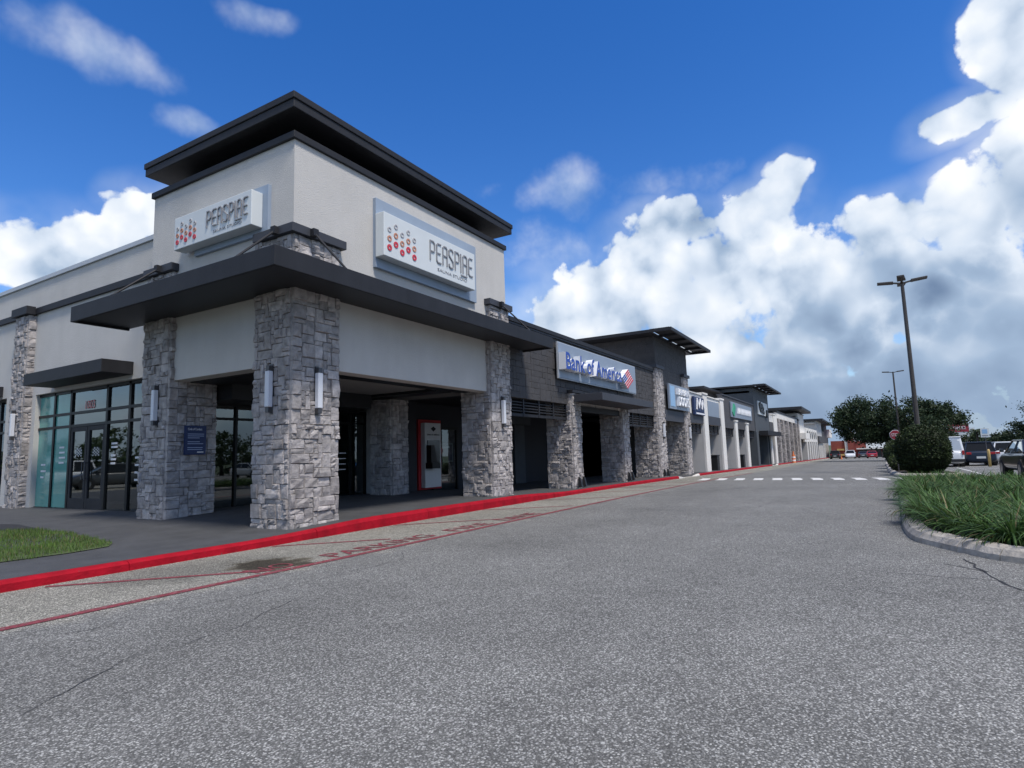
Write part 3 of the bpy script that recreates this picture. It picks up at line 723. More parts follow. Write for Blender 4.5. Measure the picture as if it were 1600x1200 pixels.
perspire('shop_sign', 'white shop sign with ring logo on the lawn face of the tower', (6.82, 12.22, 5.82), (0, -1, 0), (2.56, .70, .33, 2.72, -.12, .86))
# ------------------------------------------------------------------ bank
bk = thing('bank_building', 'dark painted block bank front with stone columns beside the corner tower', 'building', (14.8, 8.85, -.02))
BX0, BX1 = 14.78, 29.45
bw = box('wall', 'block_core', bk, BX0, BX1, YW+.06, YW+.35, 3.02, 5.30)
bs = Stones(33, 'block', BV, BM_, 'block', 300)
def over_sign(a, b):
    X, Z = BX0+a, 3.02+b; return (18.02 < X < 25.85 and 3.98 < Z < 5.0)
bs.face(bw, (BX0, YW+.06, 3.02), (1, 0, 0), (0, -1, 0), BX1-BX0, 2.28, 0, .018, .030, skip=over_sign, cu=.19, cv=.19, sizes=((2, 1), (1, 1), (3, 1), (2, 2), (1, 2)), wts=(10, 5, 6, 3, 2))
bs.e = [(abs(e[2].x-14.8)/10,)+e[1:] for e in bs.e]; bs.finish()
box('coping', 'trim', bk, BX0, BX1+.1, YW-.07, YW+.5, 5.302, 5.44, .008); box('coping_line', 'trim2', bk, BX0, BX1+.05, YW-.03, YW+.055, 5.24, 5.30)
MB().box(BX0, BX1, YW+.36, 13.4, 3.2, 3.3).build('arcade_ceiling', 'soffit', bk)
MB().box(BX0+.02, BX1+6, 13.4, 13.7, -.3, 6).build('back_wall', 'navy', bk)
MB().box(BX0, BX1, YW+.5, 40, 4.9, 5.1).build('roof_deck', 'stucco_grey_and_shaded', bk)
MB().box(14.42, 15.50, 12.9, 13.39, .0, 3.19).build('side_pier', 'navy', bk)
st2 = Stones(44)
b1 = stone_column(bk, st2, 18.94, 19.70, 8.74, 9.78, -.2, 3.42, (0, 1), cap=False)
box('column_cap', 'trim', b1, 18.88, 19.76, 8.66, 9.5, 3.422, 3.52, .006)
b2 = stone_column(bk, st2, 23.98, 24.82, 8.74, 9.78, -.3, 3.42, (2, 3), cap=False)
c5 = stone_column(bk, st2, 29.02, 30.24, 8.72, 10.0, -.35, 5.42, (4, 5))
c6 = stone_column(bk, st2, 34.3, 35.4, 8.72, 10.0, -.45, 5.46, (6, 7))
b1['label'] = 'stone column at the left of the bank door'; b2['label'] = 'stone column at the right of the bank door'
for c_, x0, x1 in ((b1, 18.94, 19.70), (b2, 23.98, 24.82), (c5, 29.02, 30.24)):
    for k in (.28, .76):
        x = x0+(x1-x0)*k; z = zs(x, 8.7)
        MB().add([(x-.07, 8.69, z+.02), (x+.07, 8.69, z+.02), (x+.06, 8.55, z+.05), (x-.06, 8.55, z+.05), (x-.03, 8.69, z+.40), (x+.03, 8.69, z+.40), (x+.03, 8.62, z+.36), (x-.03, 8.62, z+.36)],
                 [(0, 1, 2, 3), (4, 7, 6, 5), (0, 4, 5, 1), (1, 5, 6, 2), (2, 6, 7, 3), (3, 7, 4, 0)]).build('uplight', 'black', c_)
st2.finish()
def louver(bld, x0, x1, z0, z1, n=4, posts=3):
    y = YW+.1
    l = MB()
    for k in range(posts+2): 
        x = x0+(x1-x0)*k/(posts+1); l.box(x-.035, x+.035, y, y+.08, z0, z1)
    l.box(x0+.036, x1-.036, y+.012, y+.07, z0, z0+.09)
    l = l.build('louver_frame', 'trim', bld)
    for k in range(n):
        z = z0+.15+(z1-z0-.18)*k/n
        MB().add([(x0, y+.02, z), (x1, y+.02, z), (x1, y+.10, z+.035), (x0, y+.10, z+.035), (x0, y+.02, z+.03), (x1, y+.02, z+.03), (x1, y+.10, z+.065), (x0, y+.10, z+.065)],
                 [(0, 3, 2, 1), (4, 5, 6, 7), (0, 1, 5, 4), (1, 2, 6, 5), (2, 3, 7, 6), (3, 0, 4, 7)]).build('slat', 'trim', l)
louver(bk, 14.85, 18.93, 2.47, 3.01, 4, 3); louver(bk, 24.84, 29.0, 2.42, 3.01, 4, 3)
# entrance lintel and awning between the two columns
box('lintel', 'trim', bk, 19.72, 23.97, YW+.02, YW+.2, 2.80, 3.018, .006)
box('awning', 'trim2', bk, 19.05, 24.75, 7.62, 8.73, 3.10, 3.36, .008)
# doors in the dark
for x0, x1 in ((20.4, 22.2), (16.9, 18.4), (26, 27.6)):
    fr_ = MB().box(x0, x0+.08, 13.3, 13.398, 0, 2.4).box(x1-.08, x1, 13.3, 13.398, 0, 2.4).box(x0+.08, x1-.08, 13.3, 13.398, 2.3, 2.4).build('door', 'frame', bk)
    MB().quad((x0+.08, 13.34, .02), (x1-.08, 13.34, .02), (x1-.08, 13.34, 2.3), (x0+.08, 13.34, 2.3)).build('pane', 'glass', fr_)
box('door_panel', 'teal_wall', bk, 22.5, 23.4, 13.2, 13.39, 0, 2.6); box('door_transom', 'teal_wall', bk, 20.2, 24, 13.2, 13.39, 2.62, 3.15)
# the bank's sign
sg = thing('bank_sign', 'silver sign panel with raised blue letters and red and blue flag emblem', 'sign', (18, 8.75, 3.9))
pn = box('panel', 'sign_silver', sg, 17.98, 25.88, 8.72, 8.80, 3.88, 5.09, .008)
box('panel_edge', 'metal_light', sg, 17.95, 25.91, 8.74, 8.79, 3.85, 5.12)
letters('Bank of America', (17.98, 8.715, 4.14), (1, 0, 0), (0, 0, 1), 5.35, .60, .27, 'letter_blue', pn, 'letter', True, 'letter_side', .022)
def fb(a, b, w, h, m):          # slanted bar of the emblem: a along the stripes, b across
    l_, u1, u2 = (23.42, 4.37), (.77, .43), (.64, -.44)
    q = [(a, b), (a+w, b), (a+w, b+h), (a, b+h)]; pts = [(l_[0]+u1[0]*s_+u2[0]*t_, 8.71, l_[1]+u1[1]*s_+u2[1]*t_) for s_, t_ in q]
    o = MB().prism(pts, .25, (0, -1, 0)).build('emblem_bar', m, pn); o.data.materials.append(M['letter_side'])
    for p in o.data.polygons:
        if abs(p.normal.y) < .7: p.material_index = 1
for k in range(3): fb(0, .01+k*.16, .46, .12, 'letter_blue')
for k in range(3): fb(.5, .01+k*.16, .5, .12, 'flag_red')
for k in range(3): fb(0, .51+k*.17, 1, .13, 'flag_red')
# cash machine
at = thing('cash_machine', 'white cash machine in red surround against the dark bank wall', 'cash machine', (16.6, 13.3, .05))
box('surround', 'atm_red', at, 15.95, 17.22, 13.20, 13.39, .2, 2.62, .006)
bd = MB().box(16.08, 16.98, 13.02, 13.198, .27, 2.5).build('body', 'atm', at, .01)
box('screen_recess', 'screen', at, 16.2, 16.88, 12.99, 13.017, 1.0, 1.9); box('shelf', 'black', at, 16.1, 16.55, 12.72, 13.018, .92, 1.12, .01)
MB().prism([(16.12, 12.98, 1.12), (16.46, 12.98, 1.12), (16.30, 12.98, 1.72), (16.12, 12.98, 1.72)], .2, (0, -1, 0)).build('privacy_hood', 'black', at)
MB().prism([(16.4, 13.015, 2.3), (16.55, 13.015, 2.2), (16.7, 13.015, 2.3), (16.55, 13.015, 2.38)], .006, (0, -1, 0)).build('emblem', 'navy', at)
letters('BANK OF AMERICA', (16.2, 13.014, 2.06), (1, 0, 0), (0, 0, 1), .68, .06, .003, 'navy', at, 'name_print', split=False)
nt_ = thing('framed_notice', 'small pale framed notice on the dark wall beside the cash machine', 'sign', (17.8, 13.35, 1.1))
MB().box(17.5, 18.15, 13.36, 13.395, 1.12, 1.16).box(17.5, 18.15, 13.36, 13.395, 1.76, 1.8).box(17.5, 17.54, 13.36, 13.395, 1.16, 1.76).box(18.11, 18.15, 13.36, 13.395, 1.16, 1.76).build('frame', 'metal_light', nt_)
box('print', 'navy_sign', nt_, 17.54, 18.11, 13.37, 13.39, 1.16, 1.76); box('heading_print', 'white_print', nt_, 17.58, 17.95, 13.364, 13.369, 1.62, 1.69)
# ------------------------------------------------------------------ the row of shops beyond
def trellis(bld, x0, x1, y0, yw, yb, z, n=4, th=.16, m='trim'):
    r_ = MB().box(x0, x1, yw, yb, z, z+th).build('roof_slab', m, bld, .008)
    MB().box(x0, x1, y0, y0+.08, z-.002, z+th+.002).box(x0, x0+.08, y0+.08, yw-.002, z, z+th).box(x1-.08, x1, y0+.08, yw-.002, z, z+th).build('trellis_fascia', m, r_, .006)
    for k in range(1, n+1):
        x = x0+(x1-x0)*k/(n+1); box('rafter', m, r_, x-.06, x+.06, y0+.08, yw-.002, z+.02, z+th-.01)
    for k in range(1, 13):
        y = y0+.08+(yw-y0-.08)*k/13; box('slat', m, r_, x0+.08, x1-.08, y-.032, y+.032, z+th-.008, z+th+.03)
    return r_
def back(bld, x0, x1, ztop, ceil=3.1, m='interior'):
    MB().box(x0, x1, 13.4, 13.7, zr(x1)-.3, ztop).build('back_wall', m, bld)
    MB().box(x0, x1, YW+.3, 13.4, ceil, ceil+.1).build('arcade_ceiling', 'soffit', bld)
    MB().box(x0, x1, YW+.3, 40, ztop-.4, ztop-.2).build('roof_deck', 'stucco_grey_and_shaded', bld)
def pier(bld, x0, x1, z1, m='stucco_white', depth=1.7, side='stucco_grey_and_shaded', cap=True, y0=8.74):  # default grey side puts the shade of white piers into the colour
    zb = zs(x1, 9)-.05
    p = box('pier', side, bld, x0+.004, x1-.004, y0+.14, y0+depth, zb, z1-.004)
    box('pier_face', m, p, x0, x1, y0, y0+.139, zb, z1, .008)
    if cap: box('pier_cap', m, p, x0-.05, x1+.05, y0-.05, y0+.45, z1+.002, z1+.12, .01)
    return p
# tall dark shop with trellis roof
d1 = thing('trellis_roof_shop', 'tall dark shop with trellis roof overhang between two stone columns', 'building', (29.5, 8.85, -.2))
d1w = MB().box(29.5, 35.75, YW, YW+.3, 2.82, 7.12).box(29.5, 29.8, YW+.3, 13.4, 5.0, 7.12).box(35.45, 35.75, YW+.3, 13.4, 3, 7.12).build('wall', 'dark_wall', d1)
cr_ = Stones(51, 'block', BV, BM_, 'block', 0)
cr_.face(d1w, (29.5, YW, 4.95), (1, 0, 0), (0, -1, 0), 6.25, 2.15, 0, .006, .012, cu=.2, cv=.2, sizes=((2, 1), (1, 1), (3, 1)), wts=(10, 4, 5)); cr_.face(d1w, (29.5, 13.4, 5.45), (0, -1, 0), (-1, 0, 0), 4.5, 1.65, 0, .006, .012, cu=.2, cv=.2, sizes=((2, 1), (1, 1), (3, 1)), wts=(10, 4, 5)); cr_.finish()
trellis(d1, 28.45, 37.1, 7.65, YW-.05, 13.0, 7.13)
back(d1, 29.5, 35.7, 7.0, 3.0)
box('lintel', 'trim2', d1, 30.26, 34.28, YW-.06, YW-.002, 2.82, 3.40, .006)
s_ = thing('shop_sign', 'pale blue shop sign with white raised letters under the tall dark wall', 'sign', (31, 8.75, 3.5))
p_ = box('panel', 'sign_silver', s_, 30.9, 34.95, 8.62, 8.72, 3.47, 4.80, .006); M['door_blue'] = mat('door_blue', (.25, .42, .62), .5)
box('door_emblem', 'door_blue', p_, 31.05, 31.9, 8.60, 8.618, 3.6, 4.7)
letters('BARGAIN', (32.1, 8.615, 4.28), (1, 0, 0), (0, 0, 1), 2.3, .34, .16, 'letter_side', p_, 'letter'); letters('DOORS', (32.2, 8.615, 3.66), (1, 0, 0), (0, 0, 1), 2.2, .52, .16, 'letter_side', p_, 'letter')
sconce(29.65, 8.72, 2.3, (0, -1, 0), 'tube wall light on stone column between bank and trellis roof shop'); sconce(34.85, 8.72, 2.25, (0, -1, 0), 'tube wall light on stone column after the trellis roof shop')
# white shop pair
d2 = thing('white_shop_building', 'low white stucco shop with tall plain piers beside the trellis roof shop', 'building', (35.8, 8.85, -.25))
MB().box(35.76, 45.6, YW+.02, YW+.3, 2.88, 4.72).build('wall', 'stucco_white', d2)
box('coping', 'stucco_white', d2, 35.76, 45.6, YW-.05, YW+.4, 4.722, 4.80, .006)
back(d2, 35.76, 45.6, 4.7, 3.0)
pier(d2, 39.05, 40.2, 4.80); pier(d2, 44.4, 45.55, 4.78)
for x0, x1 in ((35.78, 39.03), (40.22, 44.38)):
    box('lintel', 'trim2', d2, x0, x1, YW-.05, YW+.018, 2.88, 3.45, .006); louver(d2, x0, x1-.2, 2.25, 2.87, 4, 2)
box('blank_sign_panel', 'sign_silver', d2, 40.75, 44.2, YW-.04, YW+.018, 3.46, 4.5)
s_ = thing('shop_sign', 'dark blue and white shop sign on the first white bay', 'sign', (37, 8.7, 3.5))
box('panel', 'navy_sign', s_, 36.4, 39.0, 8.68, 8.82, 3.6, 4.5, .02); box('lower_panel', 'navy_sign', s_, 36.4, 39.0, 8.66, 8.80, 3.38, 3.58, .01)
strokes([[(0, 0), (.1, 1), (.3, .2), (.5, 1), (.6, .5)], [(.7, .1), (.8, .9), (.95, .2)]], (36.9, 8.675, 3.75), (1, 0, 0), (0, 0, 1), 2.0, .6, .13, .05, 'white_print', s_, 'script_lettering')
box('tagline_print', 'white_print', s_, 36.7, 38.9, 8.650, 8.658, 3.43, 3.52)
def bin_(x, y, lab):
    z = zs(x, y); t = thing('litter_bin', lab, 'bin', (x, y, z), 'black litter bins under the arcade')
    MB().box(-.35, .35, -.38, .38, .0, .98).build('body', 'black', t, .02, local=True); MB().box(-.38, .38, -.41, .41, .982, 1.06).build('lid', 'black', t, .02, local=True)
bin_(42.9, 9.2, 'black litter bin beside the first white pier'); bin_(53.2, 9.2, 'black litter bin beside the short white pier under the green sign')
# dark shop with green sign
d3 = thing('dark_shop_building', 'dark grey shop front with short white piers and green emblem sign', 'building', (45.7, 8.85, -.4))
MB().box(45.62, 60.2, YW, YW+.3, 2.80, 5.22).build('wall', 'dark_wall', d3)
box('coping', 'trim2', d3, 45.62, 60.2, YW-.06, YW+.4, 5.222, 5.32, .006)
back(d3, 45.62, 60.2, 5.1, 3.0)
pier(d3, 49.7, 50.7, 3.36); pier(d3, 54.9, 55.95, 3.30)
for x0, x1 in ((45.7, 49.6), (50.8, 54.8), (56, 60)): louver(d3, x0, x1, 2.15, 2.79, 4, 2)
s_ = thing('shop_sign', 'pale shop sign with green leaf emblem on the dark shop', 'sign', (50, 8.7, 3.7))
p_ = box('panel', 'sign_silver', s_, 48.3, 58.1, 8.72, 8.82, 3.68, 4.9, .008)
MB().prism([(49.3+.9*math.cos(a)*(.6+.3*math.sin(2*a)), 8.715, 4.28+.5*math.sin(a)) for a in [k*math.pi/8 for k in range(16)]], .05, (0, -1, 0)).build('emblem', 'green', p_)
strokes([[(i*.1+.02, .2), (i*.1+.05, .9), (i*.1+.08, .3)] for i in range(10)], (50.8, 8.71, 3.95), (1, 0, 0), (0, 0, 1), 6.6, .6, .09, .06, 'letter_side', p_, 'lettering')
# slate blue trellis tower
d4 = thing('slate_tower_shop', 'slate blue tower shop with trellis roof and black and white sign', 'building', (60.3, 8.85, -.5))
MB().box(60.5, 70.4, YW-.02, YW+.3, 2.72, 7.0).box(60.5, 60.8, YW+.3, 13.5, 4.9, 7.0).box(70.1, 70.4, YW+.3, 13.5, 3, 7.0).build('wall', 'teal_wall', d4)
trellis(d4, 60.0, 72.3, 7.6, YW-.05, 13.6, 7.06); back(d4, 60.5, 70.4, 6.9, 2.9)
box('back_roof', 'trim', d4, 52.5, 60.4, 11.6, 15.5, 6.55, 6.72); box('back_tower', 'dark_wall', d4, 54.5, 60.4, 12.3, 15.3, 4.9, 6.548)
pier(d4, 60.3, 61.5, 2.72, 'teal_wall', 1.6, 'teal_wall', False); pier(d4, 70.2, 71.2, 2.72, 'stucco_white', 1.6, 'teal_wall')
box('entrance_return', 'teal_wall', d4, 68.6, 68.9, 8.9, 11.5, -1, 2.71)
box('awning', 'trim', d4, 62.5, 73, 8.0, YW-.03, 2.42, 2.86, .01)
s_ = thing('shop_sign', 'black and white shop sign on the slate blue tower', 'sign', (65, 8.8, 4.5))
p_ = box('panel', 'sign_white', s_, 62.4, 68.9, 8.72, 8.82, 4.48, 5.82, .008)
strokes([[(0, .8), (.06, .4), (.12, .9), (.2, .5), (.3, .8), (.45, .5)], [(.1, .3), (.5, .15)]], (62.9, 8.71, 4.6), (1, 0, 0), (0, 0, 1), 6, 1.1, .3, .08, 'black', p_, 'script_lettering')
MB().prism([(67.9+.55*math.cos(k*math.pi/6), 8.71, 4.75+.4*math.sin(k*math.pi/6)) for k in range(12)], .1, (0, -1, 0)).build('emblem', 'black', p_)
# far shops, simpler with distance
d5 = thing('stone_pier_shop', 'shop front with white band above a row of tall stone piers', 'building', (73, 8.85, -.7))
MB().box(70.42, 77.5, YW, YW+.3, 2.7, 4.75).box(77.5, 104, YW, YW+.3, 4.65, 5.35).build('wall', 'stucco_white', d5)
box('coping', 'trim', d5, 77.4, 104, YW-.07, YW+.35, 5.352, 5.55); box('side_block', 'stucco_grey_and_shaded', d5, 77.5, 104, YW+.31, 13, 2.7, 5.3)
box('lintel', 'dark_wall', d5, 70.45, 73.3, YW-.05, YW-.002, 2.72, 4.0)
back(d5, 70.42, 104, 4.7, 2.9)
pier(d5, 73.4, 75.0, 4.85)
st5 = Stones(61, limit=0)
for x in (78.2, 82.6, 88.0, 93.4, 99.0): stone_column(d5, st5, x, x+.95, 8.70, 10.6, -1.2, 4.62, (1, 1), cap=False, faces='LF')
stone_column(d5, st5, 102.6, 103.9, 8.70, 10.6, -1.3, 5.2, (1, 1), faces='LF'); st5.finish()
d6 = thing('white_tower_shop', 'white tower shop with flat dark roof beyond the stone piers', 'building', (104, 8.85, -1.1))
MB().box(104.1, 114.5, YW, YW+.3, 2.6, 6.4).box(104.1, 104.4, YW+.3, 13.6, 3, 6.4).build('wall', 'stucco_white', d6)
box('band', 'trim', d6, 104, 114.7, YW-.1, 13.8, 6.402, 6.52); box('roof_slab', 'trim', d6, 98.5, 116, 7.7, 14.5, 6.75, 7.15, .02); box('neck', 'soffit', d6, 104.6, 114, 9.4, 13.5, 6.522, 6.748); back(d6, 104.1, 114.5, 6.2, 2.6)
pier(d6, 104.3, 105.4, 2.6, 'stucco_grey_and_shaded', 1.7, 'dark_wall', False); box('awning', 'stucco_white', d6, 105.5, 114, 8.0, YW-.02, 2.3, 3.3, .02)
d7 = thing('arched_shop_row', 'white shop row with dark round openings and many piers', 'building', (114.6, 8.85, -1.3))
MB().box(114.6, 146, YW, YW+.3, 1.9, 4.4).build('wall', 'stucco_white', d7); back(d7, 114.6, 146, 4.3, 2.6)
for k in range(6):
    x = 117+k*5.2; pier(d7, x, x+1.2, 4.3, 'stucco_white', 2.2, 'stucco_grey_and_shaded', False)
for k in range(5): MB().prism([(120.8+k*5.2+1.3*math.cos(j*math.pi/6), 8.84, 3.2+.75*math.sin(j*math.pi/6)) for j in range(12)], .05, (0, -1, 0)).build('round_opening', 'black', d7)
d8 = thing('grey_tower_shop', 'grey tower shop with flat overhanging roof beyond the arches', 'building', (146, 8.85, -1.8))
MB().box(147, 163, YW, YW+.3, 1.8, 6.6).box(147, 147.3, YW+.3, 15, 3, 6.6).build('wall', 'stucco_grey_and_shaded', d8); box('roof_slab', 'trim', d8, 145.5, 166, 7.5, 16, 6.62, 7.0); back(d8, 146, 163, 6.4, 2.0); box('band', 'dark_wall', d8, 146, 163, YW-.4, YW-.05, 1.8, 3.2)
for k in range(4): pier(d8, 148+k*4, 149.2+k*4, 1.8, 'stucco_white', 2, 'dark_wall', False)
d9 = thing('last_tower_shop', 'small brown tower shop at the far end of the row', 'building', (164, 8.85, -2))
MB().box(164, 190, YW, YW+.3, .5, 4.6).box(172, 184, YW-.1, YW+3, 4.6, 6.4).build('wall', 'dark_wall', d9); box('roof_slab', 'trim', d9, 170, 187, 7.4, 13, 6.42, 6.8); back(d9, 163.1, 190, 4.5, 1.8)
box('parapet', 'stucco_white', d9, 185, 200, 8.2, 12, 3.2, 5.4)
for k in range(6): pier(d9, 165+k*4.2, 166+k*4.2, 1.6, 'stucco_white', 2, 'stucco_grey_and_shaded', False)
# brick shop closing the view
b_ = thing('brick_shop_building', 'red brick shop with white parapet closing the end of the lane', 'building', (172, 0, -2.2))
MB().box(172, 172.4, -22, 3.0, -3, 1.9).box(172, 172.4, 4.4, 7.5, -3, 2.1).box(172.4, 190, -22, 7.5, -3, 1.8).build('wall', 'brick', b_)
box('brick_pillar', 'brick', b_, 171.4, 172.6, 2.45, 3.75, -3, 4.3); box('parapet', 'brick_white', b_, 171.7, 172.3, -22, 2.44, 1.92, 4.2); box('white_panel', 'brick_white', b_, 171.8, 171.998, -20, -.2, .2, 1.7)
box('awning', 'stucco_white', b_, 169.5, 171.9, -18, 1.9, -.1, .15); box('white_jamb', 'stucco_white', b_, 171.6, 172.3, 3.77, 4.38, -3, 2.6)
for k in range(6): box('post', 'frame', b_, 169.6, 169.8, 1.5-k*2.6, 1.7-k*2.6, -2.6, -.11)
for k in range(5): box('shop_window', 'interior_light', b_, 171.9, 171.998, -.7-k*2.6, 1.2-k*2.6, -2.3, -.2)
for k in range(2): box('yellow_awning', 'yellow', b_, 171.2, 171.99, 4.6, 6.2, -1.6+k*1.3, -1.2+k*1.3)
# ------------------------------------------------------------------ vegetation
def leafmat(name, base, rnd=.4, rough=.55, dry=0.):
    m = mat(name, base, rough, .35, 1.3, rnd=rnd, spec=.25); nt = m.node_tree; b = nt.nodes['Principled BSDF']
    tr = nt.nodes.new('ShaderNodeBsdfTranslucent'); mx = nt.nodes.new('ShaderNodeMixShader'); mx.inputs[0].default_value = .22
    src = b.inputs['Base Color'].links[0].from_socket
    if dry:
        ge = nt.nodes.new('ShaderNodeNewGeometry'); f = V(nt, ge.outputs['Random Per Island'])._m('GREATER_THAN', 1-dry)
        m2 = nt.nodes.new('ShaderNodeMix'); m2.data_type = 'RGBA'; nt.links.new(f.o, m2.inputs[0]); nt.links.new(src, m2.inputs[6]); m2.inputs[7].default_value = (.20, .16, .08, 1); src = m2.outputs[2]; nt.links.new(src, b.inputs['Base Color'])
    nt.links.new(src, tr.inputs[0])
    nt.links.new(b.outputs[0], mx.inputs[1]); nt.links.new(tr.outputs[0], mx.inputs[2]); nt.links.new(mx.outputs[0], nt.nodes['Material Output'].inputs[0]); return m
M['oak'] = leafmat('oak_leaves', (.029, .047, .021)); M['tree_l'] = leafmat('mixed_leaves', (.052, .078, .03)); M['hedge'] = leafmat('hedge_leaves', (.026, .042, .014), .5); M['shrub'] = leafmat('shrub_leaves', (.06, .085, .03))
M['blade'] = leafmat('liriope_blades', (.058, .112, .03), .55, dry=.07); M['lawn'] = leafmat('lawn_blades', (.085, .15, .03), .4, dry=.10)
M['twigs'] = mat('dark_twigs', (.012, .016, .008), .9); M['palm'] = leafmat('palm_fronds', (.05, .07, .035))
def leaf(mb, c, s, rng, upb=.3, asp=.55):
    n = Vector((rng.gauss(0, 1), rng.gauss(0, 1), rng.gauss(0, 1)+upb)).normalized()
    a = n.orthogonal().normalized(); a = (Matrix.Rotation(rng.uniform(0, 6.28), 3, n) @ a); b = n.cross(a)
    k = len(mb.v); s *= rng.uniform(.6, 1.3)
    mb.v += [tuple(c-a*s*.5), tuple(c+b*s*asp*.5+n*s*.08), tuple(c+a*s*.5), tuple(c-b*s*asp*.5+n*s*.08)]; mb.f.append((k, k+1, k+2, k+3))
def tree(name, label, x, y, h, rx, ry, rz, n, ls, m, seed, trunk=.3, group=None, zc=None, flat=.6, oy=0.):
    rng = random.Random(seed); z0 = zr(x)-.05; t = thing(name, label, 'tree', (x, y, z0), group)
    zc = h-rz if zc is None else zc; cl = []
    for k in range(int(26+n/260)):
        while True:
            p = Vector((rng.uniform(-1, 1), rng.uniform(-1, 1), rng.uniform(-flat, 1)))
            if .35 < p.length < 1: break
        cl.append(Vector((p.x*rx, p.y*ry+oy, zc+p.z*rz)))
    tr_ = MB(); top = Vector((rng.uniform(-.3, .3), rng.uniform(-.3, .3), zc*.62))
    tr_.tube([(0, 0, 0), tuple(top*.5), tuple(top)], [trunk*1.25, trunk, trunk*.75], 9)
    for c in rng.sample(cl, min(12, len(cl))):
        mid = top.lerp(c, .5)+Vector((0, 0, -.1*rz)); tr_.tube([tuple(top*.95), tuple(mid), tuple(c)], [trunk*.5, trunk*.3, trunk*.08], 6)
    tr_.build('trunk', 'bark', t, smooth=True, local=True)
    mb = MB(); R_ = .30*min(rx, ry, rz*1.3)
    for i in range(n):
        c = rng.choice(cl); r_ = R_*rng.uniform(.55, 1.05)
        d = Vector((rng.gauss(0, .5), rng.gauss(0, .5), rng.gauss(0, .38)))*r_
        leaf(mb, c+d, ls, rng)
    mb.build('crown', m, t, local=True)
    return t
tree('oak_tree', 'broad dark oak tree arching over the far end of the lane', 94, -3.2, 9.0, 5.2, 4.5, 3.2, 17000, .36, 'oak', 1, .4, None, 5.35, .75, 2.2)
tree('oak_tree', 'rounder dark oak tree right of the lane behind the lamp posts', 89, -6.6, 8.2, 4.2, 3.7, 2.9, 14000, .34, 'oak', 2, .36, None, 4.7, .8)
for k, (x, y, h, r_, lab) in enumerate(((118, -19.5, 5.2, 3.5, 'green tree beyond the car park, low and round'), (112, -23.0, 8.6, 5.0, 'tallest tree at the edge of the car park'), (128, -15.5, 4.6, 3.2, 'small tree beyond the car park nearest the palm'), (104, -24.5, 8.0, 4.6, 'broad tree at the edge of the car park beside the tallest tree'), (135, -26, 7.0, 5, 'tree standing behind the car park trees'), (126, -12, 4.2, 2.6, 'low tree below the red billboard'))):
    tree('park_tree', lab, x, y, h, r_, r_, h*.45, 5200, .36, 'oak', 20+k, .2, 'trees beyond the car park', h*.5, .9)
for k, (x, y, h, r_, lab) in enumerate(((-9, 72, 7, 4.5, 'tree across the side road, low and broad'), (-16, 66, 8.5, 5, 'tallest tree across the side road'), (-2, 84, 8, 5, 'tree across the side road behind the low one'), (-26, 62, 8, 5.5, 'tree furthest along the side road'), (8, 90, 9, 5.5, 'large tree behind the shop block'),
                                      (26, -44, 7, 5, 'broad tree at the far edge of the car park'), (36, -50, 8.5, 5, 'tall tree at the far edge of the car park'), (48, -46, 7, 5, 'round tree at the far edge of the car park'), (60, -52, 8, 5, 'tree behind the round one at the car park edge'), (16, -50, 8, 5, 'tree at the near corner of the car park edge'))):
    h *= .62 if y > 0 else .85; tree('unseen_tree', lab, x, y, h, r_, r_, h*.42, 2400, .45, 'tree_l', 40+k, .25, 'unseen trees around the car park added for the glass reflections', h*.5, .95)  # out-of-view trees, added for the shop glass to reflect
def palm(x, y, h, label):
    rng = random.Random(3); t = thing('palm_tree', label, 'palm', (x, y, zr(x)))
    MB().tube([(0, 0, 0), (.1, 0, h*.5), (0, 0, h)], [.18, .15, .13], 8).build('trunk', 'bark', t, smooth=True, local=True)
    mb = MB()
    for k in range(22):
        a = rng.uniform(0, 6.28); e = rng.uniform(-.3, 1.1); L_ = rng.uniform(1.1, 1.6); d = Vector((math.cos(a), math.sin(a), 0)); s = Vector((-d.y, d.x, 0)); pts = []
        for q in range(6):
            u = q/5; pts.append(Vector((0, 0, h))+d*(L_*u*math.cos(e*.8))+Vector((0, 0, L_*(u*math.sin(e)-.7*u*u))))
        for q in range(5):
            for w in (-1, 1):
                p0, p1 = pts[q], pts[q+1]; o_ = s*w*.28*(1-q/7)+Vector((0, 0, -.16)); k0 = len(mb.v)
                mb.v += [tuple(p0), tuple(p1), tuple(p1+o_+d*.15), tuple(p0.lerp(p1, .55)+o_*.9)]; mb.f.append((k0, k0+1, k0+2, k0+3))
    mb.build('crown', 'palm', t, local=True)
palm(120, -15.6, 4.2, 'small palm tree beyond the parked cars')
